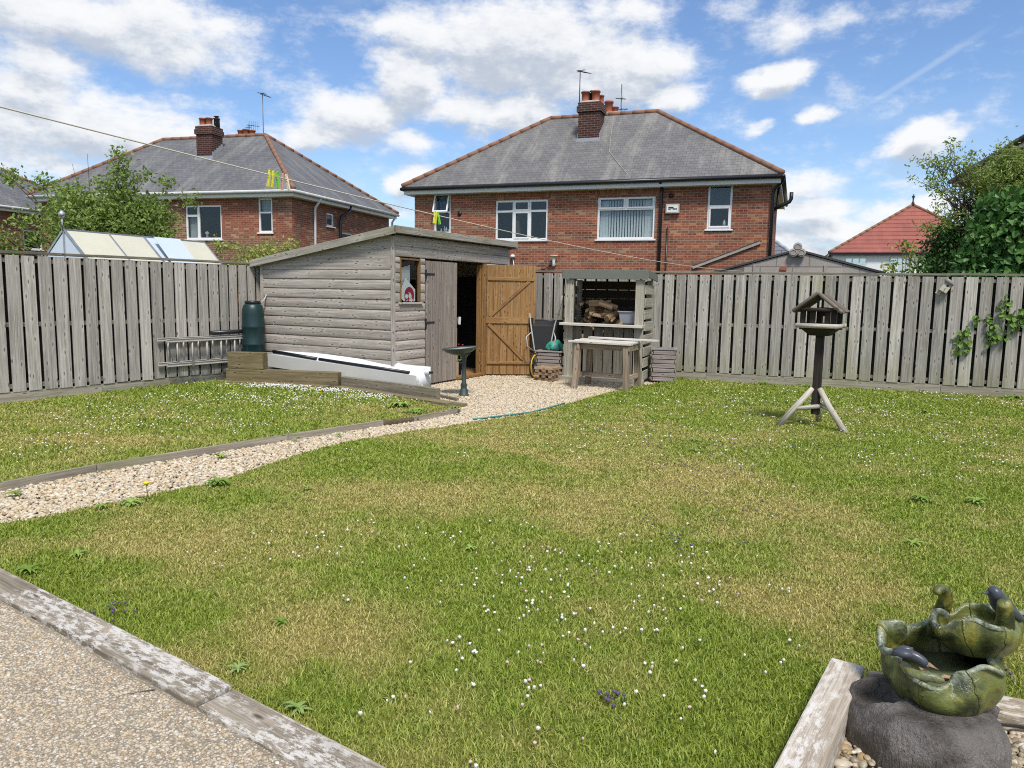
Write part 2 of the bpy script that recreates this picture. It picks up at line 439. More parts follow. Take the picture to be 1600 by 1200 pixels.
M['rope'] = plain('washing_line', (.6, .56, .48), .7)
M['peg_y'] = plain('yellow_peg', (.75, .72, .06), .4)
M['peg_g'] = plain('green_peg', (.25, .66, .06), .4)
M['peg_p'] = plain('pink_peg', (.66, .33, .26), .4)
M['peg_w'] = plain('cream_peg', (.75, .66, .5), .4)
M['hose'] = plain('teal_hose', (.05, .2, .17), .4)
M['bird'] = plain('slate_blue_glaze', (.055, .062, .08), .4, nscale=30, namt=.25)
M['birdbox'] = plain('birdbox_ply', (.52, .475, .39), .75, nscale=14, namt=.12)
M['birdbox_roof'] = plain('birdbox_lid', (.2, .19, .17), .8, nscale=14, namt=.2)
M['white_plastic'] = plain('white_plastic', (.8, .8, .8), .4)
M['flower'] = plain('clover_white', (.72, .71, .66), .9)
M['flower_pink'] = plain('clover_pink', (.62, .42, .42), .8)
M['petal_y'] = plain('dandelion_yellow', (.85, .62, .02), .6)
M['petal_v'] = plain('selfheal_violet', (.10, .07, .13), .8)
M['stem'] = plain('flower_stem', (.1, .17, .04), .7)
M['leaf_apple'] = leafmat('apple_leaf', (.10, .16, .03), (.31, .40, .10))
M['leaf_dark'] = leafmat('dark_evergreen_leaf', (.03, .08, .018), (.10, .21, .045), rough=.42, trans=.15)
M['leaf_vine'] = leafmat('climber_leaf', (.028, .085, .018), (.12, .27, .055), rough=.45, trans=.2)
M['leaf_olive'] = leafmat('olive_shrub_leaf', (.12, .175, .035), (.33, .42, .11))
M['leaf_gold'] = leafmat('golden_shrub_leaf', (.14, .2, .03), (.42, .46, .12))
M['leaf_bind'] = leafmat('bindweed_leaf', (.07, .15, .022), (.19, .32, .06))
M['leaf_weed'] = leafmat('weed_leaf', (.16, .26, .035), (.32, .45, .10), rough=.75)
M['leaf_weed_pale'] = leafmat('pale_weed_leaf', (.2, .3, .07), (.36, .48, .17), rough=.75)
# ================================================================== camera, sun, sky
cam = bpy.data.cameras.new('camera'); camo = bpy.data.objects.new('camera', cam); COL.objects.link(camo)
cam.sensor_width = 36; cam.lens = 1180 / 1600 * 36; cam.clip_start = .05; cam.clip_end = 3000
camo.matrix_world = Matrix.Translation((0, 0, 1.52)) @ Matrix.Rotation(R(90 - 7.006), 4, 'X') @ Matrix.Rotation(.017, 4, 'Z')
SC.camera = camo
SUN_EL = 57; SUN_AZ = math.atan2(.22, -.95)          # towards the sun, clockwise from +Y
sd = Vector((math.sin(SUN_AZ) * math.cos(R(SUN_EL)), math.cos(SUN_AZ) * math.cos(R(SUN_EL)), math.sin(R(SUN_EL))))
sun = bpy.data.lights.new('sun', 'SUN'); sun.energy = 2.75; sun.angle = R(12); sun.color = (1, .95, .87)
so = bpy.data.objects.new('sun', sun); COL.objects.link(so); so.rotation_euler = (-sd).to_track_quat('-Z', 'Y').to_euler()
SC.view_settings.view_transform = 'Standard'; SC.view_settings.look = 'None'; SC.view_settings.exposure = 0.55; SC.view_settings.gamma = 1

CLOUDS= [(-0.4767, 0.2803, 0.1949, 0.0525, 0.9), (-0.5459, 0.2412, 0.0932, 0.0381, 0.7), (-0.5222, 0.1767, 0.161, 0.0441, 1.0), (-0.4623, 0.1662, 0.0932, 0.0381, 0.9), (-0.5596, 0.2044, 0.0763, 0.0339, 0.8), (-0.4193, 0.2086, 0.0593, 0.0119, 0.45), (-0.5693, 0.1315, 0.1017, 0.0237, 0.6), (-0.4157, 0.1564, 0.0508, 0.0169, 0.5), (0.0171, 0.2931, 0.1949, 0.072, 1.0), (-0.088, 0.3046, 0.1271, 0.0424, 0.8), (0.1227, 0.2677, 0.1186, 0.0466, 1.0), (0.1872, 0.2409, 0.0636, 0.022, 0.9), (-0.1359, 0.2561, 0.0593, 0.0492, 1.0), (-0.1995, 0.2124, 0.0805, 0.0407, 1.0), (-0.0386, 0.2265, 0.1271, 0.0356, 0.9), (-0.2233, 0.185, 0.0932, 0.0271, 0.8), (-0.1359, 0.1816, 0.0508, 0.0212, 0.7), (-0.1424, 0.1404, 0.0356, 0.022, 1.0), (-0.1683, 0.0985, 0.0508, 0.0169, 0.7), (0.3266, 0.2543, 0.0441, 0.0229, 1.0), (0.3618, 0.2086, 0.0254, 0.0161, 0.8), (0.3026, 0.201, 0.0186, 0.0093, 0.5), (0.3911, 0.2441, 0.0254, 0.0254, 0.25), (0.3161, 0.3072, 0.0508, 0.0339, 0.5), (0.2525, 0.3217, 0.0424, 0.0254, 0.35), (0.3829, 0.3123, 0.0381, 0.0212, 0.35), (0.144, 0.3321, 0.0508, 0.0254, 0.6), (0.4742, 0.1748, 0.0441, 0.0254, 1.1), (0.3522, 0.1321, 0.0763, 0.0237, 0.7), (0.3613, 0.1019, 0.0763, 0.0254, 1.0), (0.4123, 0.0822, 0.0932, 0.022, 1.0), (0.4785, 0.0988, 0.0678, 0.0186, 0.8), (0.3338, 0.0703, 0.0508, 0.0169, 0.9), (0.3496, 0.0525, 0.0593, 0.0136, 0.7), (0.4346, 0.1577, 0.0339, 0.0085, 0.25), (0.3852, 0.1746, 0.0254, 0.0068, 0.2), (0.4498, 0.1321, 0.0508, 0.0076, 0.3), (0.0629, 0.0874, 0.339, 0.0085, 0.2)]
W = bpy.data.worlds.new('World'); SC.world = W; W.use_nodes = True
wt = W.node_tree
def build_cloud_group():
    g = bpy.data.node_groups.new('cloud_density', 'ShaderNodeTree')
    g.interface.new_socket('vec', in_out='INPUT', socket_type='NodeSocketVector')
    g.interface.new_socket('den', in_out='OUTPUT', socket_type='NodeSocketFloat')
    gi = g.nodes.new('NodeGroupInput'); go = g.nodes.new('NodeGroupOutput')
    v = gi.outputs[0]
    def cnoise(sc, det, ro, st):
        n = nd(g, 'TexNoise', {'Vector': scaled(g, v, (1, 1.9, 1)), 'Scale': sc, 'Detail': det, 'Roughness': ro}, noise_dimensions='2D')
        return n
    n1 = cnoise(9, 5, .55, 0); n2 = cnoise(16, 9, .66, 0)
    w = nd(g, 'VectorMath', {0: n1.outputs['Color'], 1: (.5, .5, .5)}, operation='SUBTRACT').outputs[0]
    w = nd(g, 'VectorMath', {0: w, 1: (.085, .05, 0)}, operation='MULTIPLY').outputs[0]
    p = nd(g, 'VectorMath', {0: v, 1: w}, operation='ADD').outputs[0]
    acc = None
    for a, e, ra, re, wt_ in CLOUDS:
        d = nd(g, 'VectorMath', {0: p, 1: (a, e, 0)}, operation='SUBTRACT').outputs[0]
        d = nd(g, 'VectorMath', {0: d, 1: (1 / ra, 1 / re, 0)}, operation='MULTIPLY').outputs[0]
        l = nd(g, 'VectorMath', {0: d}, operation='LENGTH').outputs[1]
        s = mth(g, 'MULTIPLY', smooth(g, l, 0., 1.45, 1, 0), wt_)
        acc = s if acc is None else mth(g, 'SMOOTH_MAX', acc, s, .12)
    # clouds over the rest of the sky, outside the mapped patch
    sx = nd(g, 'SeparateXYZ', {0: v})
    far = mth(g, 'MAXIMUM', smooth(g, mth(g, 'ABSOLUTE', sx.outputs[0]), .66, .85), smooth(g, sx.outputs[1], .36, .5))
    gen = mth(g, 'MULTIPLY', smooth(g, nd(g, 'TexNoise', {'Vector': v, 'Scale': 3.2, 'Detail': 4, 'Roughness': .55}, noise_dimensions='2D').outputs[0], .42, .62), far)
    acc = mth(g, 'MAXIMUM', acc, gen)
    det = mth(g, 'MULTIPLY', mth(g, 'SUBTRACT', n2.outputs[0], .5), 1.15)
    den = mth(g, 'ADD', acc, det)
    g.links.new(den, go.inputs[0])
    return g
CG = build_cloud_group()
wout = wt.nodes['World Output']; bg = wt.nodes['Background']
sky = nd(wt, 'TexSky', {}, sky_type='NISHITA', sun_disc=False, sun_elevation=R(SUN_EL), sun_rotation=SUN_AZ, altitude=0, air_density=1.0, dust_density=.6, ozone_density=2.0)
dirv = nd(wt, 'TexCoord').outputs['Generated']
sx = nd(wt, 'SeparateXYZ', {0: dirv})
az = mth(wt, 'ARCTAN2', sx.outputs[0], sx.outputs[1]); el = mth(wt, 'ARCSINE', sx.outputs[2])
pv = nd(wt, 'CombineXYZ', {0: az, 1: el}).outputs[0]
def cden(dx, dy):
    q = nd(wt, 'VectorMath', {0: pv, 1: (dx, dy, 0)}, operation='ADD').outputs[0]
    n = wt.nodes.new('ShaderNodeGroup'); n.node_tree = CG; wt.links.new(q, n.inputs[0]); return n.outputs[0]
d0 = cden(0, 0); d1 = cden(.006, .022)
alpha = smooth(wt, d0, .06, .72)
# thickness towards the light above: thin = bright crest, thick = grey belly
shade = smooth(wt, mth(wt, 'SUBTRACT', d1, mth(wt, 'MULTIPLY', d0, .35)), .02, .80)
ccol = ramp(wt, shade, [(0, (6.7, 6.75, 6.8)), (.45, (5.9, 6.05, 6.25)), (1, (3.7, 4.1, 4.75))])
skyc = mixc(wt, 1., sky.outputs[0], (.86, .97, 1.12), 'MULTIPLY')
# veil: milky haze towards the horizon and thin high cloud
veiln = nd(wt, 'TexNoise', {'Vector': scaled(wt, pv, (1, 2.4, 1)), 'Scale': 3.5, 'Detail': 6, 'Roughness': .6, 'Distortion': .6}, noise_dimensions='2D').outputs[0]
veil = mth(wt, 'ADD', smooth(wt, el, .22, .0, .0, .22), smooth(wt, veiln, .5, .8, 0, .2))
skyc = mixc(wt, veil, skyc, (4.9, 5.7, 6.5))
# contrail: a thin straight streak of ice cloud
ax_, ay_, bx_, by_ = .4038, .2087, .5518, .2927
L_ = math.hypot(bx_ - ax_, by_ - ay_); ux_, uy_ = (bx_ - ax_) / L_, (by_ - ay_) / L_
rel = nd(wt, 'VectorMath', {0: pv, 1: (ax_, ay_, 0)}, operation='SUBTRACT').outputs[0]
al = nd(wt, 'VectorMath', {0: rel, 1: (ux_, uy_, 0)}, operation='DOT_PRODUCT').outputs[1]
ac = mth(wt, 'ABSOLUTE', nd(wt, 'VectorMath', {0: rel, 1: (-uy_, ux_, 0)}, operation='DOT_PRODUCT').outputs[1])
ct = mth(wt, 'MULTIPLY', smooth(wt, ac, .0005, .005, .2, 0), mth(wt, 'MULTIPLY', smooth(wt, al, -.02, .06), smooth(wt, al, L_, L_ * .6)))
skyc = mixc(wt, ct, skyc, (6, 6.3, 6.6))
fin = mixc(wt, mth(wt, 'MULTIPLY', alpha, .96), skyc, ccol)
wt.links.new(fin, bg.inputs[0]); bg.inputs[1].default_value = .1
W.cycles.sampling_method = 'MANUAL'; W.cycles.sample_map_resolution = 512
cy = SC.cycles; cy.use_denoising = False; cy.filter_width = 1.05; cy.max_bounces = 5; cy.diffuse_bounces = 3; cy.glossy_bounces = 3; cy.transmission_bounces = 2; cy.transparent_max_bounces = 8; cy.caustics_reflective = False; cy.caustics_refractive = False

# ================================================================== ground
DRY= [(-0.97, 3.38, 0.39, 0.35, 0.45), (-0.64, 3.07, 0.25, 0.23, 0.4), (-0.85, 5.54, 0.96, 0.4, 0.3), (0.38, 5.27, 0.79, 0.41, 0.35), (-1.73, 4.22, 0.62, 0.38, 0.25), (1.41, 7.36, 1.31, 1.12, 0.3), (1.78, 4.08, 0.4, 0.4, 0.25), (1.23, 3.62, 0.49, 0.32, 0.2), (0.02, 3.91, 0.41, 0.18, 0.1), (0.58, 2.84, 0.31, 0.25, 0.25), (-0.27, 2.67, 0.36, 0.23, 0.2), (0.76, 8.77, 1.23, 0.53, 0.2), (1.81, 5.9, 1.06, 0.83, 0.25), (-2.25, 4.31, 0.37, 0.22, 0.15), (2.27, 3.74, 0.41, 0.26, 0.15), (-3.56, 7.25, 1.53, 0.55, 0.2), (-4.82, 8.65, 1.43, 0.43, 0.1), (-0.39, 4.18, 0.48, 0.32, -0.4), (-2.36, 3.8, 0.36, 0.4, -0.45), (-1.54, 3.19, 0.25, 0.22, -0.3), (-0.86, 2.65, 0.28, 0.27, -0.35), (0.96, 2.76, 0.4, 0.44, -0.4), (0.29, 3.05, 0.22, 0.35, -0.2), (4.28, 12.53, 3.48, 1.07, -0.5), (6.2, 10.33, 1.44, 0.92, -0.4), (2.97, 4.83, 0.53, 1.0, -0.3), (0.85, 3.12, 0.25, 0.3, -0.25), (-2.18, 5.36, 0.55, 0.24, -0.4), (-1.44, 6.98, 0.72, 0.34, -0.35), (-3.06, 4.57, 0.31, 0.19, -0.5), (3.99, 8.26, 0.67, 0.99, -0.25), (1.65, 10.72, 1.04, 0.59, -0.3), (-4.54, 10.62, 2.67, 0.64, -0.5), (-2.44, 8.9, 1.51, 0.45, -0.3), (1.3, 4.16, 0.15, 0.21, -0.3)]
CLOV= [(0.32, 3.43, 0.75, 0.75, 6), (0.45, 2.74, 0.7, 0.5, 6), (0.0, 3.73, 0.6, 0.6, 4), (0.8, 3.94, 0.8, 0.7, 6), (-0.88, 4.26, 0.75, 0.65, 4.5), (2.58, 7.46, 2.37, 1.68, 1.5), (4.61, 7.62, 0.84, 3.54, 2.5), (3.89, 10.08, 2.02, 1.48, 3), (6.78, 11.33, 1.16, 0.88, 5), (-0.22, 2.72, 0.39, 0.28, 6), (1.39, 8.03, 1.79, 1.53, 1.3), (-1.23, 4.04, 0.28, 0.4, 1.2)]
WEEDS= [(3.11, 5.55, 0.14), (3.49, 5.51, 0.14), (2.49, 4.51, 0.12), (-0.75, 2.56, 0.09), (-1.07, 2.84, 0.05), (-0.23, 4.3, 0.04), (-2.25, 5.67, 0.16), (-2.63, 5.09, 0.13), (-2.78, 5.0, 0.1), (-3.55, 5.28, 0.12), (-2.58, 6.59, 0.11), (-1.17, 9.12, 0.17), (-1.42, 9.5, 0.21), (-0.72, 9.58, 0.16), (5.5, 9.93, 0.15), (6.6, 12.67, 0.12), (9.17, 13.65, 0.25), (-1.78, 7.68, 0.11), (4.24, 7.93, 0.08), (1.79, 7.24, 0.1), (-2.54, 3.83, 0.12), (-2.42, 4.08, 0.09), (-2.15, 7.38, 0.1), (0.32, 9.18, 0.07), (4.96, 14.04, 0.18), (4.45, 14.51, 0.15), (-1.54, 5.59, 0.03), (-1.03, 3.27, 0.03), (1.94, 7.73, 0.08)]
PURP= [(1.45, 6.66, 0.35, 0.26, 1), (1.93, 6.34, 0.34, 0.23, 1), (1.78, 5.19, 0.23, 0.16, 1), (1.4, 5.68, 0.2, 0.15, 1), (1.04, 4.48, 0.12, 0.24, 1), (1.38, 4.74, 0.13, 0.27, 1), (2.45, 7.45, 1.34, 0.26, 1), (-1.82, 3.35, 0.09, 0.1, 1), (1.99, 2.89, 0.05, 0.05, 1), (0.4, 2.65, 0.05, 0.04, 1)]
LAWN_EDGE = [(-4.6, 3.2), (-3.6, 4.28), (-3.24, 4.65), (-3.08, 4.79), (-2.86, 5.07), (-2.61, 5.39), (-2.32, 5.73), (-2.09, 6.4), (-1.81, 7.04), (-1.49, 7.56), (-1.1, 8.06), (-.72, 8.41), (-.3, 8.84), (.33, 9.43), (.9, 10.44), (1.58, 11.54), (2.09, 12.23), (2.75, 13.0), (2.9, 13.44)]
MAIN = LAWN_EDGE + [(7.85, 11.63), (12.5, 9.95), (12.5, 1.2), (2.6, 1.2), (2.6, 2.30), (1.40, 2.80), (1.255, 2.80), (.56, 1.74), (.32, 1.62), (-.28, 2.08), (-.98, 2.6), (-2.6, 3.72), (-3.9, 4.6)]
MAIN = [p for p in MAIN if p not in ((-4.6, 3.2), (-3.6, 4.28), (-3.9, 4.6))]
MAIN.insert(0, (-3.6, 4.42))
LEFT = [(-5.2, 3.95), (-3.78, 5.42), (-3.4, 6.06), (-2.88, 6.68), (-2.24, 7.46), (-1.44, 8.37), (-1.12, 8.68), (-.72, 9.3), (-.98, 9.72), (-2.5, 11.0), (-4.5, 11.75), (-4.72, 11.8), (-6.3, 9.38), (-9.0, 5.2)]
def dryness(x, y):
    d = .37 + (fbm(x * .55 + 3, y * .55 + 8, 3) - .5) * 1.1 + (fbm(x * 2.1 + 13, y * 2.1, 3) - .5) * 1.0 + (fbm(x * 6.5 + 3, y * 6.5 + 1, 3) - .5) * .75
    for cx, cy, rx, ry, a in DRY:
        d = d + a * np.exp(-(((x - cx) / rx) ** 2 + ((y - cy) / ry) ** 2))
    return np.clip(d, 0, 1)

def grass_colour(nt, dry, r):
    g = mixc(nt, r, (.165, .25, .022), (.41, .465, .095))
    s = mixc(nt, r, (.36, .30, .08), (.68, .61, .27))
    return g, s
# blades
m, nt, b = newmat('grass_blade')
dv = nd(nt, 'Attribute', attribute_name='dry').outputs['Fac']; rv = grnd(nt)
po = nd(nt, 'NewGeometry').outputs['Position']
g_, s_ = grass_colour(nt, dv, rv)
nt.links.new(mixc(nt, dv, g_, s_), b.inputs['Base Color'])
b.inputs['Roughness'].default_value = .55; b.inputs['Specular IOR Level'].default_value = .3
tr = nd(nt, 'BsdfTranslucent', {0: mixc(nt, dv, (.34, .46, .04), (.60, .53, .17))})
mx = nd(nt, 'MixShader', {0: .22, 1: b.outputs[0], 2: tr.outputs[0]}); nt.links.new(mx.outputs[0], nt.nodes['Material Output'].inputs[0])
M['blade'] = m
m, nt, b = newmat('lawn_thatch')
dv = nd(nt, 'Attribute', attribute_name='dry').outputs['Fac']
po = nd(nt, 'NewGeometry').outputs['Position']
n = noisef(nt, po, 60, 4, .7); n2 = noisef(nt, po, 9, 4, .6)
g_, s_ = mixc(nt, n, (.075, .115, .015), (.2, .25, .045)), mixc(nt, n, (.14, .115, .035), (.34, .29, .10))
nt.links.new(mixc(nt, mth(nt, 'ADD', dv, mth(nt, 'MULTIPLY', mth(nt, 'SUBTRACT', n2, .5), .5), clamp=True), g_, s_), b.inputs['Base Color'])
b.inputs['Roughness'].default_value = .95; b.inputs['Specular IOR Level'].default_value = .1
bump(nt, b, n, .8, .02)
M['thatch'] = m
m, nt, b = newmat('far_ground')
po = nd(nt, 'NewGeometry').outputs['Position']
nt.links.new(mixc(nt, noisef(nt, po, .4, 6), (.05, .075, .02), (.14, .13, .06)), b.inputs['Base Color']); b.inputs['Roughness'].default_value = .95
M['far'] = m

mb = MB(); mb.quad([(-900, -900, -.09), (900, -900, -.09), (900, 900, -.09), (-900, 900, -.09)])
tag(mb.build('ground', M['far']), kind='structure')

def sheet(name, poly, z, mat, step, zf=None):
    xs = [p[0] for p in poly]; ys = [p[1] for p in poly]
    bm = bmesh.new()
    f = bm.faces.new([bm.verts.new((x, y, z)) for x, y in poly])
    bmesh.ops.triangulate(bm, faces=[f])
    x = min(xs) + step
    while x < max(xs):
        bmesh.ops.bisect_plane(bm, geom=bm.verts[:] + bm.edges[:] + bm.faces[:], plane_co=(x, 0, 0), plane_no=(1, 0, 0)); x += step
    y = min(ys) + step
    while y < max(ys):
        bmesh.ops.bisect_plane(bm, geom=bm.verts[:] + bm.edges[:] + bm.faces[:], plane_co=(0, y, 0), plane_no=(0, 1, 0)); y += step
    bmesh.ops.recalc_face_normals(bm, faces=bm.faces)
    if bm.faces and sum(f.normal.z for f in bm.faces) < 0: bmesh.ops.reverse_faces(bm, faces=bm.faces)
    me = bpy.data.meshes.new(name); bm.to_mesh(me); bm.free()
    co = np.zeros(len(me.vertices) * 3, 'f'); me.vertices.foreach_get('co', co); co = co.reshape(-1, 3)
    a = me.attributes.new('dry', 'FLOAT', 'POINT'); a.data.foreach_set('value', dryness(co[:, 0], co[:, 1]).astype('f'))
    if zf is not None:
        co[:, 2] += zf(co[:, 0], co[:, 1]); me.vertices.foreach_set('co', co.ravel())
    me.materials.append(mat)
    for p in me.polygons: p.use_smooth = True
    o = bpy.data.objects.new(name, me); COL.objects.link(o)
    return tag(o, kind='structure')
lz = lambda x, y: (fbm(x * .7 + 40, y * .7, 2) - .5) * .025
sheet('lawn', MAIN, -.004, M['thatch'], .16, lz)
sheet('side_lawn', LEFT, .022, M['thatch'], .16, lz)

def in_view(x, y, mrg=1.12):
    d = y * math.cos(R(7)) + 1.52 * math.sin(R(7))
    return (np.abs(x / d) < .678 * mrg) & (y > 1.9)
def blades(name, poly, z0, rho0, hmul=1., bbox=None):
    xs = [p[0] for p in poly]; ys = [p[1] for p in poly]
    P = []
    y = max(1.95, min(ys))
    while y < max(ys):
        dy = .25
        rho = rho0 * min(1.0, (2.6 / max(y, 2.0)) ** 1.05)
        hw = min(12.5, 1.5 * (y + 1))
        n = int(rho * dy * 2 * hw)
        px = RNG.uniform(-hw, hw, n); py = RNG.uniform(y, y + dy, n)
        k = in_poly(px, py, poly) & (in_view(px, py, 1.1) | (in_view(px, py, 2.3) & (RNG.random(n) < .42)))
        P.append(np.stack([px[k], py[k]], 1)); y += dy
    P = np.concatenate(P); n = len(P); x, y = P[:, 0], P[:, 1]
    d = dryness(x, y)
    clump = fbm(x * 7, y * 7, 2)
    h = (.009 + .017 * RNG.random(n) ** 1.5 + .03 * np.clip(clump - .5, 0, 1) + .02 * (RNG.random(n) < .025)) * hmul * (1.18 - .5 * d)
    w = (.0013 + .0013 * RNG.random(n)) * np.maximum(1., y / 3.0) * 1.2
    h *= np.maximum(1., y / 8)
    th = RNG.uniform(0, 2 * np.pi, n); ln = RNG.uniform(0, 2 * np.pi, n); lean = np.abs(RNG.normal(.55, .38, n)) * h
    cx, cy = np.cos(th) * w, np.sin(th) * w
    lx, ly = np.cos(ln) * lean, np.sin(ln) * lean
    zb = z0 + lz(x, y) - .004
    V = np.zeros((n, 5, 3), 'f')
    V[:, 0] = np.stack([x - cx, y - cy, zb], 1); V[:, 1] = np.stack([x + cx, y + cy, zb], 1)
    V[:, 2] = np.stack([x + lx * .35 + cx * .8, y + ly * .35 + cy * .8, zb + h * .6], 1)
    V[:, 3] = np.stack([x + lx * .35 - cx * .8, y + ly * .35 - cy * .8, zb + h * .6], 1)
    V[:, 4] = np.stack([x + lx, y + ly, zb + h * (1 - .25 * RNG.random(n))], 1)
    base = np.arange(n)[:, None] * 5
    F = np.concatenate([base + np.array([[0, 1, 2]]), base + np.array([[0, 2, 3]]), base + np.array([[3, 2, 4]])], 1).ravel()
    r = np.clip(RNG.normal(.45, .24, n), 0, 1)
    dd = np.clip(d * 1.25 - .15 + RNG.normal(0, .20, n), 0, 1)
    o = np_mesh(name, V.reshape(-1, 3), F, 3, M['blade'], {'rnd': np.repeat(r, 5), 'dry': np.repeat(dd, 5)})
    return o
GRASS = True
if GRASS:
    tag(blades('grass', MAIN, 0., 26000), 'short mown grass with dry straw patches on the main lawn', 'grass', kind='stuff')
    tag(blades('side_grass', LEFT, .026, 17000, 1.25), 'greener grass on the raised side lawn by the fence', 'grass', kind='stuff')

# ------------------------------------------------------------------ gravel
GRAVEL = [(-5.4, 3.6), (-3.80, 5.38), (-3.42, 6.03), (-2.91, 6.73), (-2.25, 7.46), (-1.43, 8.36), (-1.10, 8.66), (-.68, 9.34), (-.9, 9.75), (-1.6, 10.45), (-2.0, 11.6), (-.2, 14.9), (2.0, 14.2), (3.1, 13.5), (2.75, 12.95)] + [p for p in reversed(LAWN_EDGE[2:-2])] + [(-4.4, 3.4)]
m, nt, b = newmat('pebble')
r = grnd(nt)
pc = ramp(nt, r, [(0, (.28, .2, .11)), (.12, (.49, .38, .235)), (.35, (.59, .505, .36)), (.6, (.67, .59, .445)), (.72, (.48, .32, .17)), (.8, (.61, .53, .40)), (.9, (.31, .275, .23)), (1, (.70, .64, .53))])
po = nd(nt, 'NewGeometry').outputs['Position']
pc = mixc(nt, 1., pc, ramp(nt, noisef(nt, po, 60, 3), [(.3, (.82, .82, .82)), (.7, (1.1, 1.1, 1.1))]), 'MULTIPLY')
nt.links.new(pc, b.inputs['Base Color']); b.inputs['Roughness'].default_value = .7
M['pebble'] = m
m, nt, b = newmat('gravel_bed')
po = nd(nt, 'NewGeometry').outputs['Position']
vo = nd(nt, 'TexVoronoi', {'Vector': po, 'Scale': 38})
nt.links.new(mixc(nt, vo.outputs['Distance'], (.42, .34, .23), (.10, .08, .055)), b.inputs['Base Color']); b.inputs['Roughness'].default_value = .95
M['gravelbed'] = m
sheet('gravel_path', GRAVEL, -.022, M['gravelbed'], .4)

def ico(sub):
    bm = bmesh.new(); bmesh.ops.create_icosphere(bm, subdivisions=sub, radius=1)
    v = np.array([x.co[:] for x in bm.verts], 'f'); f = np.array([[q.index for q in x.verts] for x in bm.faces], 'i'); bm.free(); return v, f
def pebbles(name, P, z, smin, smax, sub, flat=.6, sink=.35, mat=None, parent=None):
    n = len(P); v, f = ico(sub); k = len(v)
    s = RNG.uniform(smin, smax, n); s = s * np.where(RNG.random(n) < .12, 1.35, 1.)
    sc = np.stack([s * RNG.uniform(.8, 1.3, n), s * RNG.uniform(.7, 1.1, n), s * flat * RNG.uniform(.75, 1.25, n)], 1)
    # lump the sphere a little, differently per stone
    lump = 1 + .16 * np.sin(v[None, :, 0] * 3.1 + RNG.uniform(0, 6, n)[:, None]) * np.cos(v[None, :, 1] * 2.7 + RNG.uniform(0, 6, n)[:, None])
    V = v[None] * sc[:, None, :] * lump[:, :, None]
    t = RNG.normal(0, .35, n); c, s_ = np.cos(t)[:, None], np.sin(t)[:, None]
    V = np.stack([V[..., 0], V[..., 1] * c - V[..., 2] * s_, V[..., 1] * s_ + V[..., 2] * c], -1)
    t = RNG.uniform(0, 2 * np.pi, n); c, s_ = np.cos(t)[:, None], np.sin(t)[:, None]
    V = np.stack([V[..., 0] * c - V[..., 1] * s_, V[..., 0] * s_ + V[..., 1] * c, V[..., 2]], -1)
    V[..., 0] += P[:, 0][:, None]; V[..., 1] += P[:, 1][:, None]
    zz = z + sc[:, 2] * (1 - 2 * sink) + (P[:, 2] if P.shape[1] > 2 else 0)
    V[..., 2] += zz[:, None]
    F = (f[None] + (np.arange(n) * k)[:, None, None]).ravel()
    return np_mesh(name, V.reshape(-1, 3), F, 3, mat or M['pebble'], {'rnd': np.repeat(RNG.random(n), k)}, parent=parent)
def scatter(poly, n, jit=None):
    xs = [p[0] for p in poly]; ys = [p[1] for p in poly]; out = []; tot = 0
    while tot < n:
        x = RNG.uniform(min(xs), max(xs), n); y = RNG.uniform(min(ys), max(ys), n)
        k = in_poly(x, y, poly)
        q = np.stack([x[k], y[k], RNG.uniform(0, .012, k.sum())], 1); out.append(q); tot += len(q)
    return np.concatenate(out)[:n]
P = scatter(GRAVEL, 62000); P = P[in_view(P[:, 0], P[:, 1], 2.0)]
tag(pebbles('gravel', P, -.018, .010, .019, 1), 'cream and tan pebbles covering the path and yard', 'gravel', kind='stuff')

# ------------------------------------------------------------------ patio of exposed aggregate
PATIO = [(-5.2, 5.45), (-2.38, 3.39), (-1.59, 2.83), (-1.03, 2.46), (-.55, 2.12), (-.2, 1.8), (-.2, .6), (-5.2, .6)]
m, nt, b = newmat('aggregate_concrete')
po = nd(nt, 'NewGeometry').outputs['Position']
vo = nd(nt, 'TexVoronoi', {'Vector': po, 'Scale': 95}); v2 = nd(nt, 'TexVoronoi', {'Vector': po, 'Scale': 210})
rr = nd(nt, 'SeparateColor', {0: vo.outputs['Color']}).outputs[0]
st = ramp(nt, rr, [(0, (.27, .22, .155)), (.3, (.46, .395, .295)), (.6, (.54, .485, .385)), (.85, (.43, .32, .205)), (1, (.66, .625, .55))])
col = mixc(nt, smooth(nt, vo.outputs['Distance'], .28, .5), st, (.255, .22, .168))
col = mixc(nt, 1., col, ramp(nt, noisef(nt, po, 2.2, 4), [(.3, (.85, .84, .83)), (.7, (1.1, 1.1, 1.1))]), 'MULTIPLY')
nt.links.new(col, b.inputs['Base Color']); b.inputs['Roughness'].default_value = .85
bump(nt, b, mth(nt, 'SUBTRACT', 1, vo.outputs['Distance']), .8, .006)
M['aggregate'] = m
pat = sheet('patio', PATIO, .05, M['aggregate'], .5)
P = scatter([(-2.5, 3.44), (-.5, 2.08), (-.3, 1.85), (-2.6, 1.85)], 30000); P[:, 2] = 0; P = P[in_view(P[:, 0], P[:, 1]) & (RNG.random(len(P)) < .8)]
P = P[in_poly(P[:, 0], P[:, 1], [(a - .015, c - .02) for a, c in PATIO])]
m, nt, b = newmat('aggregate_stone'); r = grnd(nt)
nt.links.new(ramp(nt, r, [(0, (.25, .19, .128)), (.3, (.45, .375, .27)), (.6, (.55, .48, .365)), (.8, (.44, .318, .185)), (.92, (.30, .275, .245)), (1, (.70, .66, .58))]), b.inputs['Base Color']); b.inputs['Roughness'].default_value = .8; M['agg_stone'] = m
pebbles('aggregate', P, .05, .0030, .0082, 1, flat=.55, sink=.58, parent=pat, mat=M['agg_stone'])
tag(bpy.data.objects["aggregate"], kind="stuff")
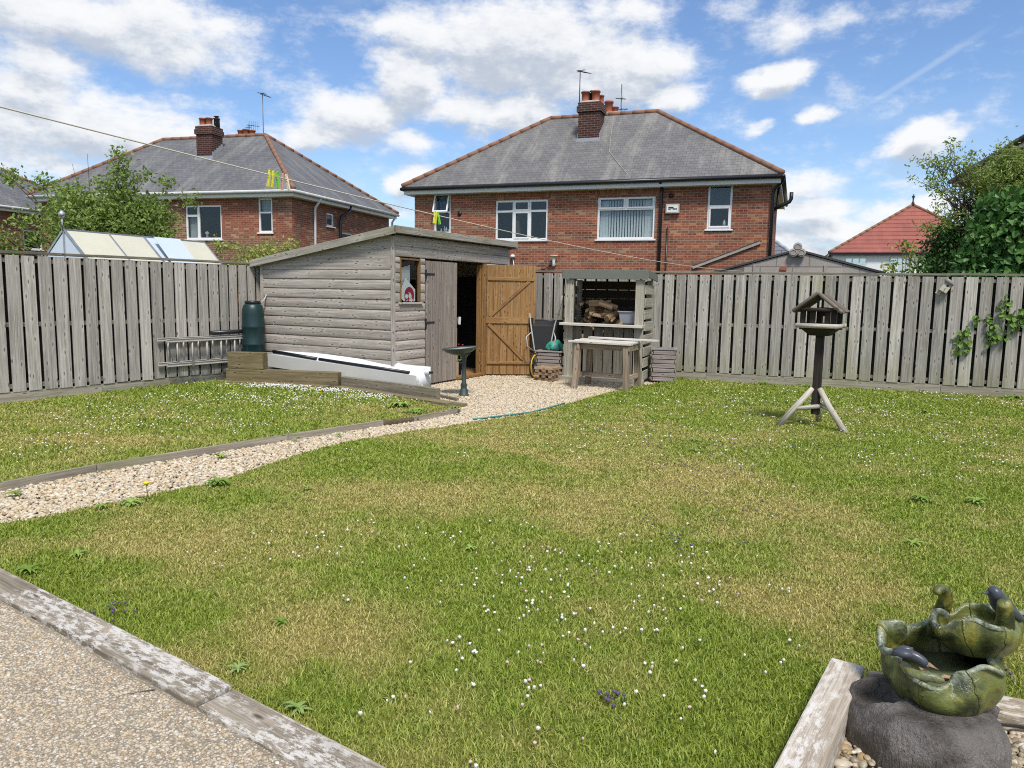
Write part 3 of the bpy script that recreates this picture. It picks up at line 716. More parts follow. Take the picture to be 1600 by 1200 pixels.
# ================================================================== fences
def fence(name, label, loc, rotz, x0, x1, pitch, sw, mats, panel=1.83, ztop=1.86, capz=1.915, gb=.155):
    t = thing(name, label, 'fence', (loc[0], loc[1], 0), rotz)
    x = x0; k = 0
    while x < x1 - .05:
        xe = min(x + panel, x1)
        f = MB(); bkb = MB()
        n = max(1, int(round((xe - x) / pitch))); p = (xe - x) / n
        for i in range(n):
            cx = x + p * (i + .5) + random.uniform(-.004, .004); w = sw * p / pitch + random.uniform(-.006, .004)
            zb = gb + random.uniform(-.012, .006)
            f.box((cx, -.03, (zb + ztop) / 2), (w, .02, ztop - zb), rotm(random.uniform(-.3, .3), random.uniform(-.22, .22), random.uniform(-1, 1)), 2)
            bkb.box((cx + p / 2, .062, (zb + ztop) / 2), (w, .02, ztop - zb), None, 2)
        f.build('fence_panel', mats[0], t, bevel=.004); bkb.build('rear_boards', M['gap_shade_board'], t)
        for z in (.225, 1.0, 1.80): MB().box(((x + xe) / 2, .01, z), (xe - x - .004, .058, .055), None, 0).build('fence_rail', M['rail'], t)
        g = MB(); g.box(((x + xe) / 2, -.015, gb / 2 - .05), (xe - x - .006, .034, gb + .095 + random.uniform(0, .006)), None, 0)
        g.build('gravel_board', mats[1], t, bevel=.003)
        c = MB(); c.box(((x + xe) / 2, 0.006, capz - .018 + random.uniform(-.004, .004)), (xe - x - .004, .115, .034), rotm(0, random.uniform(-.1, .1), 0), 0)
        c.build('fence_cap', M['cap'], t, bevel=.004)
        po = MB(); po.box((xe, .075, .9), (.09, .025, 1.84), None, 2); po.build('fence_post', M['rail'], t)
        x = xe; k += 1
    return t
RFO, RFA = (2.83, 13.5), -20.03
LFO, LFA = (-6.33, 9.337), 57.1
fence('board_fence', 'long weathered hit-and-miss board fence behind the bird table and log store', RFO, RFA, -3.02, 9.2, .204, .168, (M['fence'], M['gravelboard']))
fence('board_fence', 'silvery hit-and-miss board fence with a ladder hung on it', LFO, LFA, -4.5, 4.15, .19, .157, (M['fence_left'], M['gravelboard']), panel=1.9)
def on(o, ang, x, y=0., z=0.):
    c, s = math.cos(R(ang)), math.sin(R(ang))
    return (o[0] + x * c - y * s, o[1] + x * s + y * c, z)

# ------------------------------------------------------------------ ladder and pipe on the left fence
t = thing('ladder', 'grey two-section aluminium ladder hung sideways low on the silvery fence', 'ladder', on(LFO, LFA, 2.0, -.055, .37), LFA)
for sec, (dx, dy, dz, L) in enumerate(((0, -.03, .0, 1.85), (.1, -.1, -.015, 1.72))):
    m_ = MB()
    for z in (.0, .36):
        m_.box((dx + L / 2, dy, z + dz), (L, .022, .05), None, 0); m_.box((dx + L / 2, dy - .014, z + dz + .02), (L, .012, .012), None, 0)
        m_.box((dx + L / 2, dy - .014, z + dz - .02), (L, .012, .012), None, 0)
    m_.build('ladder_section', M['alu_dull'], t, bevel=.003)
    x = dx + .17
    while x < dx + L - .1:
        MB().tube([(x, dy, dz + .02), (x, dy, dz + .34)], .013, 8).build('rung', M['alu_dull'], t); x += .25
for x in (.5, 1.5): h = MB(); h.box((x, -.07, -.045), (.03, .15, .025)); h.box((x, -.14, .0), (.03, .012, .09)); h.build('fence_hook', M['rail'], t)
t = tag(MB().tube([(0, 0, 0), (1.05, 0, .01)], .034, 14).build('gutter_pipe', M['black'], loc=on(LFO, LFA, 2.88, -.12, .80)), 'short black plastic pipe lying on top of the ladder', 'pipe')
t.rotation_euler = (0, 0, R(LFA))

# ------------------------------------------------------------------ water butt
t = thing('water_butt', 'dark green ribbed plastic water butt between shed and fence', 'water butt', (-4.19, 12.20, 0), 0)
pr = [(.20, .12), (.215, .14), (.222, .30), (.228, .31), (.228, .335), (.222, .345), (.226, .58), (.233, .59), (.233, .615), (.226, .625), (.226, .86), (.232, .87), (.232, .895), (.226, .905), (.222, 1.08), (.212, 1.16), (.185, 1.225), (.15, 1.25), (.14, 1.252)]
pr = [(r_ * .78, z_) for r_, z_ in pr]
MB().lathe(pr, 32).build('barrel', M['butt'], t)
MB().lathe([(.118, 1.25), (.124, 1.255), (.124, 1.285), (.115, 1.295), (.02, 1.30)], 32).build('lid', M['black'], t)
MB().lathe([(.21, -.05), (.2, .1), (.18, .12), (.01, .12)], 24).build('stand', M['black'], t)
MB().tube([(.1, .06, 1.24), (.15, .12, 1.32), (.17, .2, 1.42), (.16, .28, 1.5)], .012, 8).build('rain_hose', M['alu_dull'], t)

# ------------------------------------------------------------------ sleepers by the shed
def plank(name, label, cat, p, q, w, z0, h, mat, bevel=.006, group=None, tilt=0):
    d = Vector((q[0] - p[0], q[1] - p[1], 0)); L = d.length; a = math.degrees(math.atan2(d.y, d.x))
    m_ = MB(); m_.box((0, 0, h / 2), (L, w, h), rotm(tilt, 0, 0), 0)
    o = m_.build(name, mat, bevel=bevel, loc=((p[0] + q[0]) / 2, (p[1] + q[1]) / 2, z0)); o.rotation_euler = (0, 0, R(a))
    return tag(o, label, cat, group)
plank('timber_sleeper', 'long brown timber sleeper on edge beside the ladder end', 'sleeper', (-4.43, 11.72), (-2.62, 11.39), .15, .0, .255, M['sleeper'])
plank('timber_sleeper', 'short sleeper block stacked on top of the long brown sleeper', 'sleeper', (-4.40, 11.72), (-3.82, 11.615), .16, .259, .255, M['sleeper'])
plank('timber_sleeper', 'low mossy sleeper half sunk in grass in front of the long one', 'sleeper', (-4.55, 11.62), (-2.75, 11.24), .12, -.03, .1, M['sleeper'])
plank('timber_plank', 'grey plank on edge propping the white plastic boards', 'plank', (-2.56, 11.38), (-1.0, 10.16), .09, .035, .16, M['sleeper_grey'])
plank('timber_plank', 'long flat mossy plank between the side lawn and grey plank', 'plank', (-2.62, 11.25), (-.80, 9.78), .16, -.03, .095, M['sleeper'])
plank('timber_plank', 'short offcut plank end lying beside the bird bath foot', 'plank', (-1.1, 10.14), (-.62, 9.83), .14, -.03, .07, M['sleeper'])
plank('timber_batten', 'thin grey batten lying on the pebbles by the shed door', 'batten', (-1.05, 10.75), (-.75, 10.35), .05, -.01, .05, M['sleeper_grey'])
# white plastic trunking, grey boards, pipes
def slab4(m_, a, b_, c, d, th):
    n = (Vector(b_) - Vector(a)).cross(Vector(d) - Vector(a)).normalized() * th
    m_.prism([a, b_, c, d], n)
m_ = MB(); slab4(m_, (-3.95, 12.19, .24), (-1.375, 10.825, .10), (-1.385, 10.85, .285), (-3.96, 12.215, .445), .02)
tag(m_.build('plastic_board', M['grey_board'], bevel=.003), 'long pale grey plastic fascia board leaning beside the white sheet', 'board')
m_ = MB(); slab4(m_, (-1.70, 11.04, .06), (-1.22, 10.79, .06), (-1.30, 10.84, .17), (-1.72, 11.06, .17), .02)
tag(m_.build('plastic_board', M['grey_board'], bevel=.003), 'short grey plastic offcut at the end of the white sheet', 'board')
# white sheet: a bowed cover
vs = []; fs = []; nx, ny = 14, 8
A_, B_, C_, D_ = Vector((-3.9, 12.215, .43)), Vector((-1.36, 10.87, .27)), Vector((-1.21, 11.10, .395)), Vector((-3.78, 12.225, .475))
for i in range(nx + 1):
    for j in range(ny + 1):
        u = i / nx; v = j / ny
        p = (A_ * (1 - u) + B_ * u) * (1 - v) + (D_ * (1 - u) + C_ * u) * v
        p.z += .03 * math.sin(math.pi * v) + .012 * math.sin(u * 9 + v * 3) * (.3 + v) + .075 * v * math.sin(math.pi * min(1, u * 1.15)) ** 1.5
        vs.append(p)
for i in range(nx):
    for j in range(ny):
        a = i * (ny + 1) + j; fs.append((a, a + ny + 1, a + ny + 2, a + 1))
e = [(nx * (ny + 1) + j) for j in range(ny + 1)]
k0 = len(vs)
for j in e: vs.append(Vector((vs[j].x + .004, vs[j].y - .006, .06)))
for j in range(ny): fs.append((e[j], k0 + j, k0 + j + 1, e[j + 1]))
k1 = len(vs); fr = [i * (ny + 1) for i in range(nx + 1)]
for j in fr: vs.append(Vector((vs[j].x + .006, vs[j].y + .012, vs[j].z - .16)))
for j in range(nx): fs.append((fr[j], fr[j + 1], k1 + j + 1, k1 + j))
m_ = MB(); m_.add(vs, fs, smooth=True); o = m_.build('white_sheet', M['white_sheet']); sm = o.modifiers.new('thick', 'SOLIDIFY'); sm.thickness = .012
tag(o, 'glossy white plastic sheet sagging against the shed side wall', 'sheet')
tag(MB().tube([(-3.88, 12.215, .485), (-3.06, 11.78, .415)], .028, 12).build('black_pipe', M['black']), 'shorter black pipe on the stacked boards nearest the water butt', 'pipe')
tag(MB().tube([(-3.02, 11.76, .415), (-1.50, 10.95, .315)], .024, 12).build('black_pipe', M['black']), 'longer black pipe on the stacked boards reaching the bird bath side', 'pipe')
t = thing('plastic_roll', 'small white roll with a black core at the end of the white sheet', 'roll', (-1.24, 10.98, .335), 0)
MB().tube([(-.05, .03, 0), (.035, -.02, -.01)], .042, 16).build('roll', M['white_sheet'], t)
MB().tube([(-.06, .035, 0), (.075, -.045, -.012)], .02, 12).build('core', M['black'], t)

# ================================================================== shed
SO, SA = (-1.775, 11.2), 62.0
shed = thing('garden_shed', 'weathered timber garden shed with pent roof and open pine door', 'shed', (SO[0], SO[1], 0), SA)
RZ0, RK = 2.33, .166                 # underside of the roof at the front, fall towards the back
def clip_top(rect, f):
    """clip polygon [(h,z)] to z <= f(h)"""
    out = []
    n = len(rect)
    for i in range(n):
        a, b_ = rect[i], rect[(i + 1) % n]
        da, db = f(a[0]) - a[1], f(b_[0]) - b_[1]
        if da >= 0: out.append(a)
        if da * db < 0:
            t_ = da / (da - db); out.append((a[0] + (b_[0] - a[0]) * t_, a[1] + (b_[1] - a[1]) * t_))
    return out
def lap_board(m_, h0, h1, z0, z1, face, roof=None):
    """one rounded weatherboard; face(h, z, out) -> local point"""
    o = (random.uniform(0, 40), random.uniform(0, 40)); rr = random.random()
    poly = [(h0, z0), (h1, z0), (h1, z1), (h0, z1)]
    cl_ = clip_top(poly, roof) if roof else poly
    if len(cl_) < 3: return
    if len(cl_) == 4 and max(abs(p[0] - q[0]) + abs(p[1] - q[1]) for p, q in zip(sorted(cl_), sorted(poly))) < 1e-6:
        prof = [(0, .0), (.0, .013), (.08, .0175), (.5, .0185), (.75, .0155), (.9, .0095), (1.0, .0)]
        vs = []; gv = []
        for f_, out in prof:
            z = z0 + (z1 - z0) * f_
            for h in (h0, h1): vs.append(face(h, z, out)); gv.append((h + o[0], z + o[1] + (out * .5 if f_ == 0 else 0), 0))
        m_.add(vs, [(2 * i, 2 * i + 1, 2 * i + 3, 2 * i + 2) for i in range(len(prof) - 1)], gv, rr, 0, True)
        return
    fr_ = [face(h, z, .013) for h, z in cl_]; bk = [face(h, z, 0) for h, z in cl_]
    gv = [(h + o[0], z + o[1], 0) for h, z in cl_] * 2; n = len(cl_)
    m_.add(fr_ + bk, [tuple(range(n)), tuple(reversed(range(n, 2 * n)))] + [(i, (i + 1) % n, n + (i + 1) % n, n + i) for i in range(n)], gv, rr)
side = MB(); z = .02
while z < 2.35:
    lap_board(side, .03, 2.62, z, z + .152, lambda h, z_, o: (-o, h, z_), lambda h: RZ0 - RK * h - .004); z += .149
side.build('side_cladding', M['shed'], shed)
fc = MB()
FF = lambda h, z_, o: (h, -o, z_)
z = .02
while z < 1.30: lap_board(fc, .03, .80, z, min(z + .15, 1.318), FF); z += .147
z = 1.325
while z < 1.98:
    lap_board(fc, .03, .145, z, min(z + .15, 2.0), FF); lap_board(fc, .675, .80, z, min(z + .15, 2.0), FF); z += .147
lap_board(fc, .03, 3.5, 2.005, 2.16, FF); lap_board(fc, .03, 3.5, 2.157, 2.315, FF)
z = .02
while z < 1.98: lap_board(fc, 2.72, 3.5, z, min(z + .15, 2.0), FF); z += .147
fc.build('front_cladding', M['shed'], shed)
bk = MB()
for z in np.arange(.02, 1.85, .149):
    lap_board(bk, .03, 3.5, z, z + .152, lambda h, z_, o: (h, 2.63 + o, z_))
z = .02
while z < 2.35:
    lap_board(bk, .03, 2.62, z, z + .152, lambda h, z_, o: (3.53 + o, h, z_), lambda h: RZ0 - RK * h - .004); z += .149
bk.build('back_cladding', M['shed'], shed)
for x in (-.004, 3.525): MB().box((x, -.004, 1.15), (.05, .05, 2.285), None, 2).build('corner_trim', M['shed'], shed, bevel=.003)
tr = MB()
tr.prism([(-.034, 2.60, .02), (-.034, 2.655, .02), (-.034, 2.655, 1.87), (-.034, 2.60, 1.88)], (.05, 0, 0))
tr.build('corner_trim', M['shed'], shed, bevel=.003)
# inside: dark lining, floor
ins = MB()
ins.box((1.76, 1.32, .0), (3.4, 2.5, .05)); ins.build('floor', M['pine_in'], shed)
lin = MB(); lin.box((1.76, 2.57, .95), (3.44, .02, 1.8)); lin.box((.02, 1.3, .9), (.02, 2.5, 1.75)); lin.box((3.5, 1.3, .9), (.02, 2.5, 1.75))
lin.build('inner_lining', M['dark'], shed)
# roof
rf = MB()
def roofpt(x, y, up): return (x, y, RZ0 - RK * y + up)
rf.prism([roofpt(-.09, -.11, .002), roofpt(3.64, -.11, .002), roofpt(3.64, 2.78, .002), roofpt(-.09, 2.78, .002)], (0, 0, .06)); rf.build('roof', M['felt'], shed)
fa = MB()
fa.box((1.775, -.125, 2.382), (3.80, .02, .105), None, 0)
fa.prism([roofpt(-.105, -.135, -.035), roofpt(-.105, 2.80, -.035), roofpt(-.105, 2.80, .08), roofpt(-.105, -.135, .08)], (-.02, 0, 0), gv=[(0, 0, 3), (2.9, 0, 3), (2.9, .11, 3), (0, .11, 3)])
fa.prism([roofpt(3.655, -.135, -.035), roofpt(3.655, 2.80, -.035), roofpt(3.655, 2.80, .08), roofpt(3.655, -.135, .08)], (.02, 0, 0), gv=[(0, 0, 3), (2.9, 0, 3), (2.9, .11, 3), (0, .11, 3)])
fa.build('fascia', M['shed_roofedge'], shed, bevel=.004)
# window
wf = MB()
for a, b_, c, d in ((.15, .176, 1.335, 1.985), (.644, .67, 1.335, 1.985)): wf.box(((a + b_) / 2, .0, (c + d) / 2), (b_ - a, .05, d - c), None, 2)
wf.box((.41, .0, 1.972), (.47, .05, .026), None, 0)
win = wf.build('window', M['pine_in'], shed, bevel=.002)
MB().box((.41, -.018, 1.312), (.60, .06, .03), None, 0).build('sill', M['shed'], win, bevel=.003)
MB().box((.41, .012, 1.645), (.466, .004, .63)).build('pane', M['shed_glass'], win)
# closed door of vertical boards
dm = MB(); n = 9
for i in range(n):
    w = .9 / n; dm.box((.826 + w * (i + .5), -.012 + random.uniform(-.002, .002), 1.0), (w - .006, .024, 1.94), None, 2)
d1 = dm.build('closed_door', M['shed_door'], shed, bevel=.003)
for z in (1.765, 1.006):
    hm = MB(); hm.box((.93, -.029, z), (.24, .006, .028), None, 0); hm.box((.805, -.032, z), (.03, .012, .13)); hm.tube([(.815, -.034, z - .035), (.815, -.034, z + .035)], .011, 8)
    hm.build('hinge', M['soft_black'], d1)
fm = MB(); fm.box((2.655, -.004, 1.0), (.075, .06, 1.99), None, 2); fm.box((2.19, -.004, .035), (.86, .06, .05), None, 0); fm.box((2.6, .07, 1.0), (.04, .08, 1.95), None, 2)
fm.build('door_frame', M['pine'], shed, bevel=.003)
# open pine door
dm = MB(); n = 7; DW = .868
for i in range(n):
    w = DW / n; dm.box((w * (i + .5), .011, 1.0), (w - .005, .022, 1.955), None, 2)
d2 = dm.build('open_door', M['pine'], shed, bevel=.003)
d2.location = (2.70, -.035, 0); d2.rotation_euler = (0, 0, R(-56.4))
for z, h in ((1.735, .06), (1.0, .115), (.235, .055)): MB().box((.435 if h < .1 else .41, -.011, z), (.84, .022, h), None, 0).build('ledge', M['pine'], d2, bevel=.004)
MB().beam((.055, -.011, 1.065), (.76, -.011, 1.70), .022, .055, up=(-.6, 0, .7)).build('brace', M['pine'], d2, bevel=.004)
MB().beam((.035, -.011, .93), (.70, -.011, .272), .022, .055, up=(.6, 0, .7)).build('brace', M['pine'], d2, bevel=.004)
MB().box((.852, -.006, 1.0), (.03, .012, 1.95), None, 2).build('edge_strip', M['pine'], d2, bevel=.003)
lk = MB(); lk.box((.80, -.034, 1.0), (.085, .03, .105)); lk.tube([(.8, -.05, 1.0), (.8, -.066, 1.0)], .014, 10); lk.build('lock', M['black'], d2, bevel=.004)
# things kept inside, seen through window and doorway
def shed_at(x, y, z=0): return on(SO, SA, x, y, z)
for i, (x, y, z, s, lab) in enumerate(((1.80, .22, .03, (.28, .3, .27), 'brown cardboard box at the bottom of the stack inside the shed doorway'),
                                  (1.79, .22, .305, (.26, .28, .24), 'middle brown cardboard box of the stack inside the shed doorway'),
                                  (1.80, .23, .55, (.25, .27, .33), 'tall top cardboard box of the stack inside the shed doorway'))):
    m_ = MB(); m_.box((0, 0, s[2] / 2), s); m_.box((0, -s[1] / 2 - .001, s[2] / 2), (.05, .002, s[2] - .004)); m_.box((0, 0, s[2] + .001), (s[0] - .01, .05, .002))
    o = m_.build('cardboard_box', M['card'], loc=shed_at(x, y, z), bevel=.004); o.rotation_euler = (0, 0, R(SA + random.uniform(-4, 4))); tag(o, lab, 'box')
vs = []; fs = []
for i in range(9):
    for j in range(7):
        u = i / 8; v = j / 6
        vs.append((-.2 + .4 * u, .05 * math.sin(u * 14) * (.4 + v * .6), -.85 * v + .03 * math.sin(u * 3)))
for i in range(8):
    for j in range(6): a = i * 7 + j; fs.append((a, a + 7, a + 8, a + 1))
m_ = MB(); m_.add(vs, fs, smooth=True); o = m_.build('hanging_coat', M['blue'], loc=shed_at(2.25, .75, 1.65)); o.rotation_euler = (0, 0, R(SA - 50)); o.modifiers.new('thick', 'SOLIDIFY').thickness = .03
tag(o, 'navy blue coat hanging in the dark shed doorway', 'coat')
t = thing('garden_spade', 'garden tool with a white paper tag leaning in the shed doorway', 'tool', shed_at(2.02, .16, .03), SA)
MB().tube([(-.1, .14, 0), (.02, .0, 1.0), (-.05, .05, 1.12), (-.14, .1, 1.16)], .011, 8).build('handle', M['alu'], t)
MB().box((.03, -.035, .97), (.075, .004, .13), rotm(0, 6, 0)).build('paper_tag', M['paper'], t, bevel=.001)
t = thing('flower_pot', 'dark blue pot with a red flowering plant just inside the doorway', 'pot', shed_at(2.3, .35, .03), 0)
MB().lathe([(.09, 0), (.12, .2), (.13, .21), (.12, .22), (.02, .2)], 20).build('pot', M['blue'], t)
m_ = MB()
for i in range(60):
    a = random.uniform(0, 6.28); r_ = random.uniform(.02, .15); z = random.uniform(.22, .5)
    m_.box((r_ * math.cos(a), r_ * math.sin(a), z), (.05, .03, .004), rotm(random.uniform(-60, 60), random.uniform(-60, 60), random.uniform(0, 360)))
m_.build('foliage', M['leaf_dark'], t)
m_ = MB()
for i in range(9): m_.lathe([(.004, 0), (.02, .012), (.012, .024)], 8, c=(random.uniform(-.12, .12), random.uniform(-.12, .05), random.uniform(.42, .55)))
m_.build('flower', M['emblem'], t)
# sign board and emblem card behind the window (local x along the front, slightly behind the pane)
t = thing('sign_board', 'grey-white printed sign board standing behind the shed window', 'sign', shed_at(.40, .045, 1.62), SA)
MB().prism([(-.26, 0, -.10), (.085, .0, .02), (.085, 0, .27), (-.26, 0, .20)], (0, .006, 0)).build('board', M['poster'], t)
def text(body, size, mat, parent, loc, name='lettering', rot=(90, 0, 0), shear=0):
    cu = bpy.data.curves.new(name, 'FONT'); cu.body = body; cu.size = size; cu.extrude = .0008; cu.align_x = 'CENTER'; cu.align_y = 'CENTER'; cu.shear = shear
    o = bpy.data.objects.new(name, cu); COL.objects.link(o); cu.materials.append(mat); o.parent = parent; o.location = loc; o.rotation_euler = [R(a) for a in rot]
    # turn the letters into a mesh
    dg = bpy.context.evaluated_depsgraph_get(); me = bpy.data.meshes.new_from_object(o.evaluated_get(dg)); me.name = name
    n = bpy.data.objects.new(name, me); COL.objects.link(n); n.parent = parent; n.location = loc; n.rotation_euler = o.rotation_euler
    bpy.data.objects.remove(o); return n
text('9', .085, M['ink'], t, (-.205, -.003, .10))
m_ = MB()
for i in range(3): m_.box((-.08 + .02 * i, -.002, -.015 + .028 * i), (.2, .002, .01), rotm(0, -17, 0))
m_.box((-.205, -.002, .015), (.03, .002, .016)); m_.build('print_line', M['lead'], t)
t = thing('emblem_card', 'white diamond card with a crimson round emblem in the shed window', 'sign', shed_at(.41, .03, 1.34), SA)
MB().prism([(-.24, 0, .09), (-.05, 0, .35), (.19, 0, .18), (.19, 0, .0), (-.10, 0, -.0)], (0, .004, 0)).build('card', M['paper'], t)
ring = []
for k in range(25): a = R(-35 + k * 10.4); ring.append((.035 + .125 * math.cos(a), -.002, .085 + .135 * math.sin(a)))
for k in range(25): a = R(-35 + (24 - k) * 10.4); ring.append((.03 + .068 * math.cos(a), -.002, .065 + .075 * math.sin(a)))
m_ = MB(); n = 25
for k in range(24): m_.quad([ring[k], ring[k + 1], ring[49 - k - 1], ring[49 - k]])
m_.quad([(-.09, -.002, .0), (-.06, -.002, .0), (.02, -.002, .045), (.0, -.002, .055)]); m_.quad([(-.02, -.002, .0), (.02, -.002, .0), (.06, -.002, .06), (.03, -.002, .06)])
m_.quad([(-.075, -.0018, .05), (-.02, -.0018, .13), (.06, -.0018, .13), (.09, -.0018, .06), (.05, -.0018, .045)])
m_.build('emblem', M['emblem'], t, fix=False)
m_ = MB()
for cx, cz, a, b_ in ((-.035, .075, .042, .034), (.045, .083, .03, .042), (.085, .02, .033, .028)):
    m_.add([(cx + a * math.cos(q * .39), -.004, cz + b_ * math.sin(q * .39)) for q in range(16)], [tuple(range(16))])
m_.build('emblem_mark', M['paper'], t, fix=False)

# ================================================================== bird bath
t = thing('bird_bath', 'dark green metal bird bath on a slim stem near the shed door', 'bird bath', (-.70, 10.9, -.01), 0)
MB().lathe([(.075, 0), (.078, .02), (.06, .035), (.062, .09), (.045, .11), (.042, .14), (.05, .16), (.034, .2), (.03, .45), (.036, .56), (.06, .60), (.10, .625), (.02, .63)], 24).build('stem', M['bath'], t)
bm_ = rotm(0, -5, 0)
MB().lathe([(.02, .60), (.11, .615), (.2, .655), (.255, .70), (.262, .705), (.262, .712), (.25, .712), (.19, .685), (.1, .655), (.01, .65)], 40, bm_).build('bowl', M['bath'], t)
MB().lathe([(.245, .7085), (.18, .681), (.1, .658), (.005, .653)], 40, bm_).build('bowl_lining', M['bath_in'], t)

# ================================================================== offcut stack, planters, wheelbarrow
def gpos(o, x, y): return on(o[0], o[1], x, y)
t = thing('offcut_stack', 'small criss-cross stack of pale wood offcuts by the open door', 'wood stack', (.62, 13.02, 0), -30)
for k in range(5):
    m_ = MB()
    for j in range(3):
        if k % 2: m_.box((-.13 + .13 * j, 0, .025 + .047 * k), (.065, .36, .042), rotm(0, 0, random.uniform(-3, 3)), 1)
        else: m_.box((0, -.13 + .13 * j, .025 + .047 * k), (.38, .065, .042), rotm(0, 0, random.uniform(-3, 3)), 0)
    m_.build('offcut', M['block'], t, bevel=.004)
def planter(label, loc, rz, w, d, h):
    t = thing('slatted_planter', label, 'planter', loc, rz)
    n = 7; s = MB(); p = (h - .07) / n
    for k in range(n):
        z = .03 + p * (k + .5)
        ofs = .022 if k % 2 else 0
        s.box((0, -d / 2 + .011, z), (w - .07 + ofs * 2, .02, p - .012), None, 0); s.box((0, d / 2 - .011, z), (w - .07 + ofs * 2, .02, p - .012), None, 0)
        s.box((-w / 2 + .011, 0, z), (.02, d - .07 + (.044 - ofs * 2), p - .012), None, 1); s.box((w / 2 - .011, 0, z), (.02, d - .07 + (.044 - ofs * 2), p - .012), None, 1)
    s.build('slat_side', M['planter'], t, bevel=.003)
    c = MB()
    for sx_ in (-1, 1):
        for sy in (-1, 1): c.box((sx_ * (w / 2 - .05), sy * (d / 2 - .05), h / 2), (.04, .04, h - .04), None, 2)
    c.build('corner_post', M['planter'], t)
    r_ = MB()
    for sy in (-1, 1): r_.box((0, sy * (d / 2 - .02), h - .02), (w + .03, .06, .026), None, 0)
    for sx_ in (-1, 1): r_.box((sx_ * (w / 2 - .02), 0, h - .021), (.06, d - .04, .026), None, 1)
    r_.build('rim', M['planter'], t, bevel=.003)
    MB().box((0, 0, h * .42), (w - .06, d - .06, h * .8)).build('soil', M['dark'], t)
    return t
planter('slatted grey wooden planter with a green bag on it, beside the log store', (.70, 13.42, 0), -20, .46, .40, .50)
planter('slatted grey wooden planter standing alone against the long fence', (2.62, 13.02, 0), -12, .42, .36, .60)
vs, fs = ico(3); m_ = MB()
m_.add([(x * .16 * (1 + .25 * math.sin(y * 7 + x * 5)), y * .12 * (1 + .2 * math.sin(x * 9)), max(-.3, z) * .12 * (1 + .3 * math.sin(x * 8 + y * 6))) for x, y, z in vs], [tuple(f) for f in fs], smooth=True)
tag(m_.build('plastic_bag', M['greenbag'], loc=(.76, 13.38, .535)), 'crumpled teal green plastic bag lying on the planter', 'bag')
t = thing('wheelbarrow', 'black wheelbarrow tipped on end with a yellow wheel behind the door', 'wheelbarrow', (.55, 13.60, 0), -12)
m_ = MB()
# tray seen from below, standing upright
P0 = [(-.30, .12, .40), (.30, .12, .40), (.36, .20, 1.0), (-.36, .20, 1.0)]; P1 = [(-.2, -.1, .45), (.2, -.1, .45), (.24, -.06, .93), (-.24, -.06, .93)]
m_.add(P0 + P1, [(0, 1, 5, 4), (1, 2, 6, 5), (2, 3, 7, 6), (3, 0, 4, 7), (4, 5, 6, 7)])
tray = m_.build('tray', M['soft_black'], t, bevel=.02); tray.modifiers.new('thick', 'SOLIDIFY').thickness = .012
MB().tube([(-.37, .21, 1.0), (.37, .21, 1.0)], .016, 10).build('tray_rim', M['black'], t)
for s_ in (-1, 1):
    MB().tube([(s_ * .06, -.06, .18), (s_ * .14, -.12, .5), (s_ * .22, -.09, .95), (s_ * .30, .1, 1.32), (s_ * .30, .16, 1.45)], .014, 8).build('handle', M['alu_dull'], t)
    MB().tube([(s_ * .2, -.09, .8), (s_ * .26, -.25, .72), (s_ * .24, -.26, .55), (s_ * .13, -.12, .45)], .012, 8).build('leg', M['alu_dull'], t)
wm = rotm(0, 90, 0)
w_ = MB(); w_.tube([(0, .19 * math.cos(a * math.pi / 14), .19 * math.sin(a * math.pi / 14)) for a in range(29)], .022, 10, cap=False)
wheel = w_.build('wheel', M['yellow'], t); wheel.location = (-.10, -.28, .21); wheel.rotation_euler = (0, 0, R(-12))
MB().tube([(0, .215 * math.cos(a * math.pi / 14), .215 * math.sin(a * math.pi / 14)) for a in range(29)], .014, 8, cap=False).build('tyre', M['soft_black'], wheel)
MB().lathe([(.035, -.04), (.035, .04)], 14, wm).build('hub', M['black'], wheel)
m_ = MB()
for a in range(4): m_.tube([(0, 0, 0), (0, .17 * math.cos(a * 1.571 + .4), .17 * math.sin(a * 1.571 + .4))], .012, 6)
m_.build('spoke', M['black'], wheel)

# ================================================================== log store
TO, TA = (.884, 13.05), -20.0
SW, SD = 1.36, .82
st = thing('log_store', 'open-fronted timber log store with a green felt roof against the fence', 'log store', (TO[0], TO[1], 0), TA)
for x, y, w in ((.075, .04, .145), (SW - .075, .04, .145), (.05, SD - .05, .09), (SW - .05, SD - .05, .09)):
    MB().box((x, y, .88), (w, .07, 1.72), None, 2).build('corner_post', M['store'], st, bevel=.004)
for x in (-.012, SW + .012):
    s = MB()
    for k in range(8): s.box((x, SD / 2 + .02, .14 + .205 * k + random.uniform(-.01, .01)), (.022, SD - .02, .155), rotm(random.uniform(-1.2, 1.2), 0, 0), 1)
    s.build('side_slats', M['store'], st, bevel=.003)
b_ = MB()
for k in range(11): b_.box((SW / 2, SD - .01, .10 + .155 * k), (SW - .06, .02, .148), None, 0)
b_.build('back_board', M['store_in_shade'], st)
f = MB()
for k in range(6):
    f.box((.235 + .176 * k + random.uniform(-.012, .012), .05, .53), (.155, .02, .80), None, 2, rnd=.1 + .3 * random.random())  # dark wood and low tint: dim shade behind the bench put into the colour
f.build('front_slat', M['rail'], st, bevel=.003)
MB().box((SW / 2 - .02, -.045, .975), (SW + .06, .2, .042), rotm(0, .6, 0), 0).build('front_rail', M['table_top'], st, bevel=.004)
fl = MB(); fl.box((SW / 2, SD / 2, .085), (SW - .04, SD - .1, .03)); fl.box((SW / 2 - .06, -.03, .04), (SW + .22, .11, .085), None, 0); fl.build('floor', M['store'], st, bevel=.004)
r_ = MB(); r_.prism([(-.03, -.03, 1.875), (SW + .05, -.03, 1.875), (SW + .05, SD + .04, 1.80), (-.03, SD + .04, 1.80)], (0, 0, .03))
